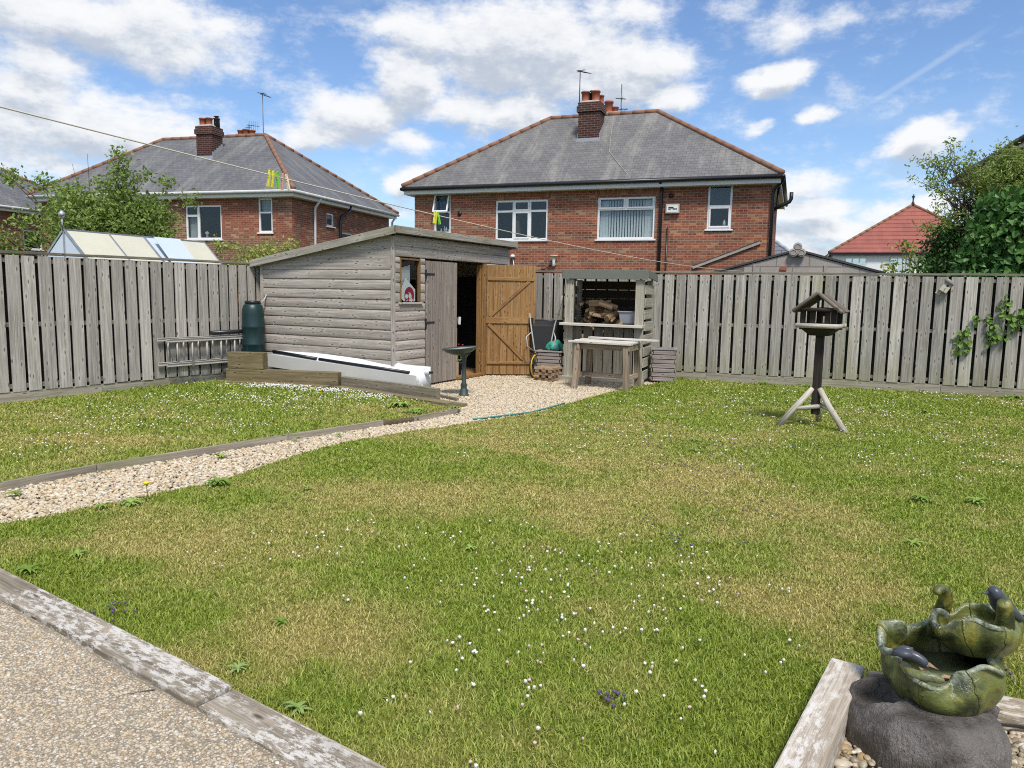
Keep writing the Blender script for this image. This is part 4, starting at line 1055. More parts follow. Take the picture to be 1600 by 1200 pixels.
r_.box((SW / 2 + .008, -.038, 1.825), (SW + .10, .022, .155), None, 0); r_.prism([(SW + .055, -.045, 1.78), (SW + .055, SD + .05, 1.72), (SW + .055, SD + .05, 1.84), (SW + .055, -.045, 1.907)], (.02, 0, 0)); r_.prism([(-.052, -.045, 1.78), (-.052, SD + .05, 1.72), (-.052, SD + .05, 1.84), (-.052, -.045, 1.907)], (.02, 0, 0))
r_.build('roof', M['felt'], st, bevel=.006)
# firewood: split logs, individually
protos = []
for k in range(5):
    m_ = MB(); L = random.uniform(.24, .34); r0 = random.uniform(.05, .075); a0 = 0; a1 = random.choice((1.5, 1.9, 2.6, 3.14, 6.28))
    n = 7; prof = [(0, 0)] if a1 < 6 else []
    prof += [(r0 * math.cos(a0 + (a1 - a0) * i / n) * random.uniform(.92, 1.06), r0 * math.sin(a0 + (a1 - a0) * i / n) * random.uniform(.92, 1.06)) for i in range(n if a1 > 6 else n + 1)]
    pts = [(-L / 2, y - r0 * .3, z - r0 * .4) for y, z in prof]
    m_.prism(pts, (L, 0, 0), gv=[(0, y * 1, z * 1) for y, z in prof])
    me = m_.build('split_log', M['log'], bevel=.004); protos.append(me)
used = [False] * 5; glog = 'firewood heaped in the log store'
random.seed(21)
for k in range(92):
    i = random.randrange(5)
    o = protos[i] if not used[i] else protos[i].copy()
    if used[i]: COL.objects.link(o)
    used[i] = True
    lay = k // 12; x = random.uniform(.2, SW - .2); y = random.uniform(.22, SD - .2)
    z = .17 + lay * .15 + random.uniform(0, .06) + (.14 * (y / SD) if lay > 3 else 0)
    if lay >= 6: x = random.uniform(.2, .80 - .12 * (lay - 6)); y = random.uniform(.28, SD - .18)
    o.location = on(TO, TA, x, y, z); o.rotation_euler = (random.uniform(0, 6.28), R(random.gauss(0, 18)), R(TA + random.choice((90, 70, 20, -35, 110, 0)) + random.gauss(0, 14)))
    tag(o, 'split firewood log in the heap inside the log store', 'log', glog)
t = thing('storage_tub', 'grey plastic tub sitting on the logs inside the log store', 'tub', on(TO, TA, 1.08, .30, 1.0), TA)
m_ = MB(); m_.box((0, 0, .1), (.30, .24, .2), None, 0, taper=1.15); m_.build('tub', M['tub'], t, bevel=.01)
MB().box((0, 0, .205), (.38, .31, .02)).build('tub_rim', M['tub'], t, bevel=.005)

# ================================================================== rough work bench in front of the store
t = thing('work_bench', 'rough wooden bench of pale boards in front of the log store', 'bench', (1.52, 12.08, 0), -26)
W_, D_2 = .86, .62
for sx_, sy in ((-1, -1), (1, -1), (1, 1), (-1, 1)):
    MB().beam((sx_ * W_ / 2, sy * D_2 / 2, -.02), (sx_ * (W_ / 2 - .035), sy * (D_2 / 2 - .03), .70), .085, .085, up=(0, 1, 0)).build('leg', M['table'], t, bevel=.004)
ap = MB(); ap.box((0, -D_2 / 2 + .06, .675), (W_ - .12, .035, .09), None, 0); ap.box((0, D_2 / 2 - .06, .675), (W_ - .12, .035, .09), None, 0)
ap.box((-W_ / 2 + .05, 0, .677), (.035, D_2 + .06, .09), None, 1); ap.box((W_ / 2 + .03, -.05, .682), (.03, D_2 - .05, .105), None, 1); ap.build('apron', M['table'], t, bevel=.003)
sr = MB(); sr.box((-W_ / 2 + .01, 0, .20), (.05, D_2 - .08, .075), None, 1); sr.box((W_ / 2 - .01, 0, .20), (.05, D_2 - .08, .075), None, 1); sr.box((0, 0, .20), (W_ - .06, .05, .07), None, 0)
sr.build('stretcher', M['table'], t, bevel=.003)
tb = MB()
for k in range(4): tb.box((-.02 + random.uniform(-.02, .02), -D_2 / 2 + .03 + .155 * k, .738 + .004 * k), (W_ + .16 + random.uniform(-.03, .03), .14, .03), rotm(random.uniform(-2, 2), random.uniform(-.8, .8), random.uniform(-1, 1)), 0)
tb.build('top_board', M['table_top'], t, bevel=.004)
plank('loose_plank', 'loose pale plank lying across the rough bench top', 'plank', on((1.52, 12.08), -26, -.38, .20)[:2], on((1.52, 12.08), -26, .80, .06)[:2], .12, .772, .03, M['table_top'], bevel=.004)

# ================================================================== bird table on three legs
t = thing('bird_table', 'rustic wooden bird table with a pitched roof on three splayed legs', 'bird table', (3.57, 8.78, 0), -36)
MB().box((0, 0, .67), (.085, .085, 1.05), None, 2).build('post', M['bt_dark'], t, bevel=.006)
def loc_(px, py):
    c, s_ = math.cos(R(36)), math.sin(R(36)); dx, dy = px - 3.57, py - 8.78
    return (dx * c - dy * s_, dx * s_ + dy * c)
feet = [loc_(3.16, 8.82), loc_(3.76, 8.36), loc_(3.76, 9.12)]
for fx, fy in feet:
    l = math.hypot(fx, fy); ux, uy = fx / l, fy / l
    MB().tube([(ux * .045, uy * .045, .45), (ux * .2, uy * .2, .26), (fx, fy, -.01)], [.031, .034, .036], 12).build('leg', M['bt_wood'], t)
a = feet
for i, j in ((0, 1), (1, 2), (2, 0)):
    p, q = a[i], a[j]
    f1, f2 = .62, .30
    MB().tube([(p[0] * f1, p[1] * f1, .20 + .01 * i), (q[0] * f2 * .5, q[1] * f2 * .5, .25 + .02 * i)], .026, 10).build('brace', M['bt_wood'], t)
MB().box((0, 0, 1.105), (.2, .2, .07), None, 0, taper=1.7).build('tray_bracket', M['bt_dark'], t, bevel=.004)
MB().box((0, 0, 1.15), (.40, .33, .02), None, 0).build('tray', M['bt_dark'], t)
m_ = MB()
for sy in (-1, 1): m_.tube([(-.235, sy * .18, 1.185), (.235, sy * .18, 1.185)], .027, 12)
for sx_ in (-1, 1): m_.tube([(sx_ * .205, -.2, 1.183), (sx_ * .205, .2, 1.183)], .026, 12)
m_.build('tray_rail', M['bt_wood'], t)
for sx_ in (-.17, -.06, .10, .17):
    for sy in (-1, 1): MB().box((sx_, sy * .14, 1.28), (.055, .035, .17), None, 2).build('roof_post', M['bt_dark'], t)
r_ = MB()
for s_ in (-1, 1):
    for k in range(3):
        y = -.2 + .133 * k + .066
        r_.beam((0, y, 1.545 - .004 * k), (s_ * .262, y, 1.335 + .005 * k), .145, .018, up=(s_ * .6, 0, .8))
    r_.tube([(s_ * .003, -.215, 1.56), (s_ * .27, -.215, 1.345)], .022, 8)
r_.build('roof', M['bt_roof'], t, bevel=.004)
MB().tube([(-.17, -.19, 1.37), (.17, -.19, 1.37)], .022, 10).tube([(0, -.18, 1.38), (0, -.18, 1.52)], .014, 8).build('gable_rail', M['bt_dark'], t)
MB().box((.02, 0, 1.345), (.09, .07, .10), None, 2).build('feeder', M['bt_dark'], t, bevel=.004)

# ================================================================== bird box on the fence
t = thing('bird_box', 'small pale nest box hung crooked near the top of the fence', 'bird box', on(RFO, RFA, 4.235, -.10, 1.70), RFA)
q = thing('hidden', '', '', (0, 0, 0)); bpy.data.objects.remove(q)
RM = rotm(0, 32, 0)
b1 = MB(); b1.box(RM @ Vector((0, 0, 0)), (.115, .11, .17), RM); b1.build('box', M['birdbox'], t, bevel=.003)
b1 = MB(); b1.box(RM @ Vector((0, -.012, .092)), (.135, .145, .016), RM @ rotm(14, 0, 0)); b1.box(RM @ Vector((0, -.065, .07)), (.13, .012, .05), RM); b1.build('lid', M['birdbox_roof'], t, bevel=.002)
b1 = MB(); b1.box(RM @ Vector((-.02, .058, -.01)), (.07, .012, .28), RM @ rotm(0, 4, 0), 2); b1.build('back_board', M['birdbox'], t)
b1 = MB(); c_ = RM @ Vector((.004, -.0565, .025)); b1.lathe([(.017, 0), (.017, .003)], 16, RM @ rotm(90, 0, 0), c_); b1.build('entrance_hole', M['ink'], t)
b1 = MB(); c_ = RM @ Vector((.0, -.06, -.03)); b1.tube([c_, RM @ Vector((0, -.085, -.03))], .006, 8); b1.build('perch', M['birdbox_roof'], t)

# ================================================================== washing line and pegs
LP = [Vector((-6.5, -1.35, 2.64)), Vector((-2.774, 4.2, 2.456)), Vector((-1.70, 5.78, 2.36)), Vector((3.98, 13.22, 1.94))]
def line_at(u):
    a, b_ = LP[0], LP[3]; d = (b_ - a)
    return a + d * u
pA = Vector((-2.774, 4.2, 2.456)); pB = Vector((3.96, 13.215, 1.93)); dAB = pB - pA
def wl(s_):
    p = pA + dAB * s_
    p.z -= .20 * 4 * max(0, s_) * (1 - s_) * .38 if s_ > 0 else 0
    return p
tag(MB().tube([wl(k / 30) for k in range(-16, 31)], .0042, 6).build('washing_line', M['rope']), 'pale washing line strung from high above the garden to the fence top', 'washing line')
# ================================================================== pegs
lA = Vector((-1.783, 2.7, 2.122)); lB = Vector((3.96, 13.215, 1.93))
def wl2(s_):
    p = lA + (lB - lA) * s_
    if s_ > 0: p.z -= .11 * 4 * s_ * (1 - s_)
    return p
bpy.data.objects.remove(bpy.data.objects['washing_line'])
tag(MB().tube([wl2(k / 40) for k in range(-16, 41)], .0032, 6).build('washing_line', M['rope']), 'pale washing line strung from high above the garden to the fence top', 'washing line')
wd = math.degrees(math.atan2((lB - lA).y, (lB - lA).x))
def peg_mesh():
    m_ = MB()
    for s_ in (-1, 1):
        m_.beam((0, s_ * .0035, .018), (0, s_ * .006, -.072), .006, .011, up=(1, 0, 0))
        m_.beam((0, s_ * .0035, .018), (0, s_ * .0065, .030), .006, .011, up=(1, 0, 0))
    m_.tube([(-.006, 0, -.012), (.006, 0, -.012)], .007, 8)
    return m_
for s_, mt, lab in ((.1018, 'peg_y', 'first yellow clothes peg of the five-peg cluster'), (.1038, 'peg_y', 'second yellow clothes peg of the five-peg cluster, beside the green one'), (.1062, 'peg_g', 'green clothes peg in the middle of the five-peg cluster'),
                    (.1092, 'peg_p', 'pink clothes peg in the five-peg cluster'), (.1115, 'peg_w', 'cream clothes peg at the end of the five-peg cluster'),
                    (.2195, 'peg_y', 'yellow clothes peg at the outer end of the three-peg cluster'), (.2213, 'peg_y', 'middle yellow clothes peg of the three-peg cluster'), (.2232, 'peg_g', 'green clothes peg in the three-peg cluster')):
    o = peg_mesh().build('clothes_peg', M[mt], loc=wl2(s_)); o.rotation_euler = (R(random.uniform(-10, 10)), R(random.uniform(-9, 9)), R(wd)); o.scale = (.78, .78, .78)
    tag(o, lab, 'clothes peg', 'pegs on the washing line')

# ================================================================== houses
def wall_holes(m_, x0, x1, z0, z1, holes, put, depth=.11):
    """wall rectangle with rectangular openings; put(h, z, d) -> local point, d = depth into the wall"""
    xs = sorted({x0, x1, *[h[0] for h in holes], *[h[1] for h in holes]}); zs = sorted({z0, z1, *[h[2] for h in holes], *[h[3] for h in holes]})
    for i in range(len(xs) - 1):
        for j in range(len(zs) - 1):
            cx, cz = (xs[i] + xs[i + 1]) / 2, (zs[j] + zs[j + 1]) / 2
            if any(h[0] < cx < h[1] and h[2] < cz < h[3] for h in holes): continue
            q = [(xs[i], zs[j]), (xs[i + 1], zs[j]), (xs[i + 1], zs[j + 1]), (xs[i], zs[j + 1])]
            m_.quad([put(a, b_, 0) for a, b_ in q], [(a, b_, 0) for a, b_ in q], rnd=.5)
    for a, b_, c, d in holes:
        for (p, q) in (((a, c), (a, d)), ((b_, c), (b_, d)), ((a, c), (b_, c)), ((a, d), (b_, d))):
            m_.quad([put(*p, 0), put(*q, 0), put(*q, depth), put(*p, depth)], [(p[0], p[1], 0), (q[0], q[1], 0), (q[0] + .1, q[1] + .1, 0), (p[0] + .1, p[1] + .1, 0)], rnd=.5)
def window(parent, loc, rz, w, h, vb=(), hb=(), arch=0, sill=True, fw=.065, frame=None, glass=True, sash=()):
    """frame with local x along the wall, -y outwards, origin at the lower left of the opening"""
    f = MB(); y = .035; d = .07
    f.box((fw / 2, y, h / 2), (fw, d, h), None, 2); f.box((w - fw / 2, y, h / 2), (fw, d, h), None, 2)
    f.box((w / 2, y, fw / 2), (w - 2 * fw, d, fw)); f.box((w / 2, y, h - fw / 2), (w - 2 * fw, d, fw))
    for x, z0, z1, bw in vb: f.box((x, y - .001, (z0 + z1) / 2), (bw, d, z1 - z0), None, 2)
    for x0, x1, z, bw in hb: f.box(((x0 + x1) / 2, y - .002, z), (x1 - x0, d, bw), None, 0)
    for x0, x1, z0, z1 in sash:      # opening lights: a second slim frame standing proud
        s = .05
        f.box(((x0 + x1) / 2, y - .02, z0 + s / 2), (x1 - x0, d, s)); f.box(((x0 + x1) / 2, y - .02, z1 - s / 2), (x1 - x0, d, s))
        f.box((x0 + s / 2, y - .02, (z0 + z1) / 2), (s, d, z1 - z0 - 2 * s)); f.box((x1 - s / 2, y - .02, (z0 + z1) / 2), (s, d, z1 - z0 - 2 * s))
    if arch:
        n = 16; pts = [(0, -.012, h - .01)] + [(w * i / n, -.012, h - .01 + .02 + arch * (1 - (2 * i / n - 1) ** 2)) for i in range(n + 1)] + [(w, -.012, h - .01)]
        f.prism(pts, (0, .06, 0))
    o = f.build('window', frame or M['upvc'], parent, bevel=.006); o.location = loc; o.rotation_euler = (0, 0, R(rz))
    if glass: MB().box((w / 2, y + .012, h / 2), (w - fw, .008, h - fw)).build('pane', M['glass'], o)
    if sill: MB().box((w / 2, -.01, -.025), (w + .1, .14, .045), None, 0).build('sill', M['upvc'], o, bevel=.006)
    return o
def curtain(o, x0, x1, z0, z1, y=.16, mat=None, name='curtain'):
    vs = []; fs = []; n = 14
    for i in range(n + 1):
        x = x0 + (x1 - x0) * i / n; d = y + .03 * math.sin(i * 2.1)
        vs += [(x, d, z0), (x, d, z1)]
    for i in range(n): fs.append((2 * i, 2 * i + 2, 2 * i + 3, 2 * i + 1))
    m_ = MB(); m_.add(vs, fs, smooth=True); return m_.build(name, mat or M['curtain'], o)
def tiles(m_, p, q, r=.088, L=.42):
    """half-round ridge tiles laid end to end"""
    p = Vector(p); q = Vector(q); d = q - p; n = max(1, int(d.length / L)); d = d / n
    for i in range(n):
        a = p + d * i; b_ = p + d * (i + .97)
        m_.tube([a, b_], [r * 1.0, r * .93], 10)
def brick_box(m_, x0, x1, y0, y1, z0, z1):
    for (a, b_, c) in (((x0, y0), (x1, y0), x0), ((x1, y0), (x1, y1), y0), ((x1, y1), (x0, y1), x0), ((x0, y1), (x0, y0), y0)):
        l = math.hypot(b_[0] - a[0], b_[1] - a[1])
        m_.quad([(*a, z0), (*b_, z0), (*b_, z1), (*a, z1)], [(c, z0, 0), (c + l, z0, 0), (c + l, z1, 0), (c, z1, 0)], rnd=.5)
    m_.quad([(x0, y0, z1), (x1, y0, z1), (x1, y1, z1), (x0, y1, z1)], rnd=.5)
def chimney(parent, x0, x1, y0, y1, z0, zt, pots, flash=None, name='chimney'):
    m_ = MB(); brick_box(m_, x0, x1, y0, y1, z0, zt - .30); brick_box(m_, x0 - .05, x1 + .05, y0 - .05, y1 + .05, zt - .31, zt - .12); brick_box(m_, x0 - .02, x1 + .02, y0 - .02, y1 + .02, zt - .121, zt)
    c = m_.build(name, M['brick_dark'], parent)
    m_ = MB(); m_.box(((x0 + x1) / 2, (y0 + y1) / 2, zt + .035), (x1 - x0, y1 - y0, .08), None, 0, taper=.75); m_.build('mortar_cap', M['flaunch'], c)
    for x, y, h, r, kind in pots:
        m_ = MB()
        if kind == 'dark': m_.lathe([(r, 0), (r * .95, h * .75), (r * 1.12, h * .76), (r * 1.12, h * .82), (r * .6, h * .83), (r * .6, h), (r * 1.0, h), (r * .9, h * 1.03)], 16)
        else: m_.lathe([(r * 1.06, 0), (r * .93, h * .08), (r * .98, h * .84), (r * 1.16, h * .86), (r * 1.16, h * .95), (r * 1.04, h), (r * .8, h), (r * .78, h * .8)], 18)
        m_.build('chimney_pot', M['pot_dark' if kind == 'dark' else 'pot'], c, loc=(x, y, zt + .03))
    if flash:
        m_ = MB(); (za, ya), (zb, yb) = flash
        m_.box(((x0 + x1) / 2, ya - .05, za - .02), (x1 - x0 + .12, .02, .16))
        n = 5
        for i in range(n):
            f = i / n; y_ = y0 + (yb - y0) * (f + .5 / n); z_ = za + (zb - za) * (f + .5 / n)
            m_.box((x1 + .008, y_, z_ + .07), (.014, (yb - y0) / n - .01, .22)); m_.box((x0 - .008, y_, z_ + .07), (.014, (yb - y0) / n - .01, .22))
        m_.build('lead_flashing', M['lead'], c)
    return c
def aerial(parent, x, y, z0, z1, arms, name='aerial'):
    m_ = MB(); m_.tube([(x, y, z0), (x, y, z1)], .018, 6)
    for (dx, dy, dz, L, n, hz, el) in arms:      # boom start offset, length, elements
        d = Vector((math.cos(hz), math.sin(hz), dy)); a = Vector((x, y, z1 + dz))
        m_.tube([a - d * .1, a + d * L], .014, 6)
        p = Vector((-math.sin(hz), math.cos(hz), 0))
        for i in range(n):
            c = a + d * (L * (i + .2) / n)
            if el == 'v': m_.tube([c - Vector((0, 0, .18)), c + Vector((0, 0, .18))], .007, 5)
            else: m_.tube([c - p * .2, c + p * .2], .007, 5)
    return m_.build(name, M['aerial'], parent)

def semi(label, o, ang, L, D, ze, zr, yr, hl, hr, brick, slate, gutter, fascia, holes_f, holes_s, side=11.7, floor=0.):
    t = thing('semi_detached_house', label, 'house', (o[0], o[1], floor), ang)
    xl, xr_, yf, yb = .3, L - .3, .35, D - .35
    m_ = MB()
    wall_holes(m_, xl, xr_, -.3, ze + .02, holes_f, lambda h, z, d: (h, yf + d, z))
    wall_holes(m_, yf, yb, -.3, ze + .02, holes_s, lambda h, z, d: (xr_ - d, h, z))
    wall_holes(m_, yf, yb, -.3, ze + .02, [], lambda h, z, d: (xl + d, h, z))
    wall_holes(m_, xl, xr_, -.3, ze + .02, [], lambda h, z, d: (h, yb - d, z))
    m_.build('brick_wall', brick, t, fix=False)
    r_ = MB(); r_.box((L / 2, 2.9, ze / 2), (L - 1, .1, ze)); r_.box((L / 2, D / 2, 2.5), (L - .9, D - 1.0, .1)); r_.box((L / 2, D / 2, ze - .05), (L - .9, D - 1.0, .06))
    for x in (L * .33, L * .5, L * .75): r_.box((x, 1.7, ze / 2), (.1, 2.4, ze))
    r_.build('room_walls', M['room'], t)
    # roof planes with real thickness
    rf = MB(); k = math.hypot(yr, zr - ze) / yr; th = (0, 0, -.05)
    def rp(pts, gv): rf.prism(pts, th, gv=gv, rnd=.5)
    rp([(0, 0, ze), (L, 0, ze), (L - hr, yr, zr), (hl, yr, zr)], [(0, 0, 0), (L, 0, 0), (L - hr, yr * k, 0), (hl, yr * k, 0)])
    D2 = D - yr
    rp([(L, D, ze), (0, D, ze), (hl, yr, zr), (L - hr, yr, zr)], [(0, 0, 0), (L, 0, 0), (L - hl, D2 * k, 0), (hr, D2 * k, 0)])
    kr = math.hypot(hr, zr - ze); kl = math.hypot(hl, zr - ze)
    rp([(L, 0, ze), (L, D, ze), (L - hr, yr, zr)], [(0, 0, 0), (D, 0, 0), (yr, kr, 0)])
    rp([(0, D, ze), (0, 0, ze), (hl, yr, zr)], [(0, 0, 0), (D, 0, 0), (D - yr, kl, 0)])
    rf.build('roof', slate, t)
    rt = MB(); tiles(rt, (hl, yr, zr + .0), (L - hr, yr, zr + .0)); rt.build('ridge_tiles', M['ridge'], t)
    for p, q in (((0, 0, ze + .02), (hl, yr, zr)), ((L, 0, ze + .02), (L - hr, yr, zr)), ((L, D, ze + .02), (L - hr, yr, zr)), ((0, D, ze + .02), (hl, yr, zr))): ht = MB(); tiles(ht, p, q); ht.build('hip_tiles', M['ridge'], t)
    fa = MB(); z = ze - .17
    fa.box((L / 2, .05, z), (L - .1, .022, .17)); fa.box((L - .05, D / 2, z), (.022, D - .122, .17)); fa.box((.05, D / 2, z), (.022, D - .122, .17))
    fa.box((L / 2, .2, z - .08), (L - .12, .29, .015)); fa.box((L - .2, D / 2, z - .08), (.29, D - .7, .015)); fa.box((.2, D / 2, z - .08), (.29, D - .7, .015))
    fa.build('fascia', fascia, t)
    gt = MB(); zg = ze - .075
    gt.tube([(-.02, -.02, zg), (L + .02, -.02, zg)], .062, 10); gt.tube([(L + .02, -.02, zg), (L + .02, D, zg)], .062, 10); gt.tube([(-.02, -.02, zg), (-.02, D, zg)], .062, 10)
    gt.build('gutter', gutter, t)
    return t
def pipe(parent, pts, r, mat, name='downpipe'):
    return MB().tube(pts, r, 10).build(name, mat, parent)

# ---- the house straight across
L = 12.3; yw = .35
hf = [(1.04, 1.68, 3.44, 4.80), (3.32, 5.15, 3.2, 4.50), (6.80, 8.63, 3.2, 4.50), (10.20, 10.92, 3.475, 4.80)]
hs = semi('red brick semi-detached house with grey slate roof and black gutters behind the shed', (-3.88, 26.5), -20.4, L, 7.5, 5.0, 7.72, 3.36, 4.2, 4.25, M['brick'], M['slate'], M['black'], M['fascia_w'], hf, [])
wz = 4.80 - 3.44
w = window(hs, (1.04, yw + .03, 3.44), 0, .64, wz, hb=[(.0, .64, .72, .06)])
cs = MB(); cs.box((.32, 0, -.30), (.56, .05, .05)); cs.box((.32, 0, .30), (.56, .05, .05)); cs.box((.065, 0, 0), (.05, .05, .56)); cs.box((.575, 0, 0), (.05, .05, .56)); cs.box((.32, .0, 0), (.46, .006, .55), None, 0, mat=1)
o = cs.build('open_casement', [M['upvc'], M['glass']], w); o.location = (0, -.13, 1.02); o.rotation_euler = (R(-18), 0, 0)
m_ = MB()
for x, h in ((.2, .12), (.33, .2), (.4, .16), (.5, .09)): m_.lathe([(.03, 0), (.035, h * .6), (.015, h * .75), (.018, h)], 10, c=(x, .14, .07))
m_.build('sill_bottles', M['blind'], w)
w = window(hs, (3.32, yw + .03, 3.2), 0, 1.83, 1.30, vb=[(.64, .06, 1.25, .09), (1.20, .06, 1.25, .09)], hb=[(.06, 1.77, .94, .07)], arch=.07, sash=[(.66, 1.18, .95, 1.27), (.66, 1.18, .05, .92)])
w = window(hs, (6.80, yw + .03, 3.2), 0, 1.83, 1.30, vb=[(.91, .94, 1.25, .08)], hb=[(.06, 1.77, .95, .09)], arch=.08, sash=[(.05, .88, .95, 1.29), (.94, 1.79, .95, 1.29)])
bl = MB()
for i in range(19):
    x = .11 + i * .089; bl.box((x, .12, .62), (.06 if i not in (0, 1, 2, 16, 17, 18) else .085, .004, 1.2), rotm(0, 0, 28 if 2 < i < 16 else 6), 2)
bl.build('vertical_blind', M['blind'], w)
w = window(hs, (10.20, yw + .03, 3.475), 0, .72, 1.33, hb=[(.0, .72, .68, .07)], sash=[(.05, .67, .05, .66)])
MB().lathe([(.045, 0), (.05, .12), (.02, .17), (.025, .2)], 12, c=(.5, .14, .09)).build('sill_bottle', M['paper'], w)
curtain(w, .06, .66, .74, 1.27, y=.1, mat=M['pot_dark'], name='dark_blind')
# soldier arches over the two wide windows (laid proud of the wall by a few mm)
sa = MB()
for x0 in (3.32, 6.80):
    n = 26
    for i in range(n):
        f = (i + .5) / n; x = x0 - .1 + 2.03 * f; rise = .085 * (1 - (2 * f - 1) ** 2)
        sa.box((x, yw - .001, 4.50 + .13 + rise + (.02 if x0 > 5 else 0)), (2.03 / n - .012, .012, .2), rotm(0, (2 * f - 1) * 9, 0), 2)
m, nt, b = newmat('soldier_brick'); r__ = grnd(nt); nt.links.new(mixc(nt, r__, (.22, .075, .045), (.36, .16, .08)), b.inputs['Base Color']); b.inputs['Roughness'].default_value = .85; M['soldier'] = m
sa.build('brick_arch', M['soldier'], hs)
for x, z in ((2.01, 4.10), (9.10, 4.50)):
    MB().tube([(x, yw - .03, z), (x, yw + .02, z)], .075, 18).build('vent_cap', M['black'], hs)
pipe(hs, [(8.815, .0, 4.93), (8.815, .05, 4.86), (8.815, .28, 4.72), (8.815, .29, 4.6), (8.815, .29, .1)], .05, M['black'])
pipe(hs, [(9.03, .32, 3.55), (9.03, .32, .2)], .022, M['black'], 'waste_pipe')
pipe(hs, [(8.7, .31, 2.03), (9.9, .31, 2.02), (11.2, .31, 1.99)], .03, M['black'], 'waste_pipe')
pb = MB(); pb.box((9.173, yw - .06, 4.10), (.42, .12, .29)); p_ = pb.build('alarm_box', M['alu_dull'], hs, bevel=.02)
pb = MB(); pb.box((9.173, yw - .122, 4.10), (.34, .004, .20)); pb.build('alarm_panel', M['paper'], p_)
pb = MB(); pb.box((9.13, yw - .126, 4.13), (.16, .003, .05)); pb.box((9.25, yw - .126, 4.09), (.13, .003, .035)); pb.box((9.09, yw - .126, 4.075), (.08, .003, .02)); pb.build('alarm_print', M['ink'], p_)
fl = MB(); fl.beam((9.85, yw - .03, 2.32), (11.78, yw - .03, 3.07), .06, .07, up=(0, 0, 1)); fl.build('cement_flashing', M['flaunch'], hs)
fl = MB(); fl.beam((9.85, yw - .035, 2.375), (11.78, yw - .035, 3.125), .05, .03, up=(0, 0, 1)); fl.build('roof_scar', M['garage_edge'], hs)
li = MB(); li.lathe([(.13, .1), (.12, .12), (.06, -.02), (.045, -.1), (.055, -.22), (.02, -.24)], 16, c=(5.44, yw - .16, 2.58)); li.box((5.44, yw - .06, 2.42), (.06, .12, .06)); li.build('security_light', M['white_plastic'], hs)
li = MB(); li.lathe([(.07, -.03), (.08, .02), (.05, .06), (.01, .07)], 14, c=(3.98, yw - .06, 2.66)); li.tube([(3.98, yw - .03, 2.6), (4.02, yw - .03, 2.35), (4.2, yw - .03, 2.24), (4.32, yw - .03, 2.2)], .014, 6); li.box((4.15, yw - .04, 2.26), (.2, .03, .06), rotm(0, 20, 0)); li.build('wall_cable', M['white_plastic'], hs)
li = MB(); li.box((4.95, yw - .1, 2.2), (.3, .16, .05), rotm(0, -14, 0)); li.tube([(5.1, yw - .1, 2.24), (5.3, yw - .02, 2.4)], .012, 6); li.build('dark_bracket', M['black'], hs)
# gable corner pipes
pipe(hs, [(L + .02, .1, 4.93), (L + .0, .2, 4.8), (L - .2, .27, 4.62), (L - .24, .29, 4.45), (L - .24, .29, .1)], .05, M['black'])
pipe(hs, [(L - .1, 1.0, 4.9), (L - .12, 1.0, 4.2), (L - .25, .9, 4.0)], .045, M['black'])
sp = MB(); sp.tube([(L - .25, .7, 4.05), (L + .05, .7, 4.2), (L + .22, .7, 4.28), (L + .26, .7, 4.36), (L + .26, .7, 4.55)], .055, 10); sp.build('soil_pipe', M['black'], hs)
c = chimney(hs, 5.62, 6.36, 2.0, 2.66, 6.2, 7.86, [(5.80, 2.2, .36, .135, ''), (6.16, 2.2, .36, .135, ''), (5.98, 2.45, .42, .12, 'dark'), (6.26, 2.5, .28, .1, '')], flash=((6.62, 2.0), (7.15, 2.66)))
aerial(hs, 5.56, 2.3, 7.6, 9.0, [(0, -.3, -.05, .42, 7, -.5, 'h'), (0, 0, -.02, .1, 2, 1.0, 'h')])
c = chimney(hs, 5.65, 6.5, 4.35, 5.2, 6.6, 8.0, [(5.98, 4.8, .5, .15, ''), (6.2, 4.9, .3, .12, '')])
aerial(hs, 6.35, 5.2, 7.2, 9.2, [(0, .05, -.9, .25, 4, .3, 'h'), (0, 0, -.5, .12, 3, 2.2, 'h'), (0, -.2, -1.0, .3, 5, -.8, 'h')])
# slipped slates and a loose cable on the roof slope
kz = (7.72 - 5.0) / 3.36
pipe(hs, [(6.55, 3.2, 5.0 + 3.2 * kz + .03), (6.72, 2.2, 5.0 + 2.2 * kz + .03), (6.9, 1.3, 5.0 + 1.3 * kz + .03), (7.5, .5, 5.0 + .5 * kz + .03), (7.9, .05, 5.03)], .007, M['alu_dull'], 'roof_cable')

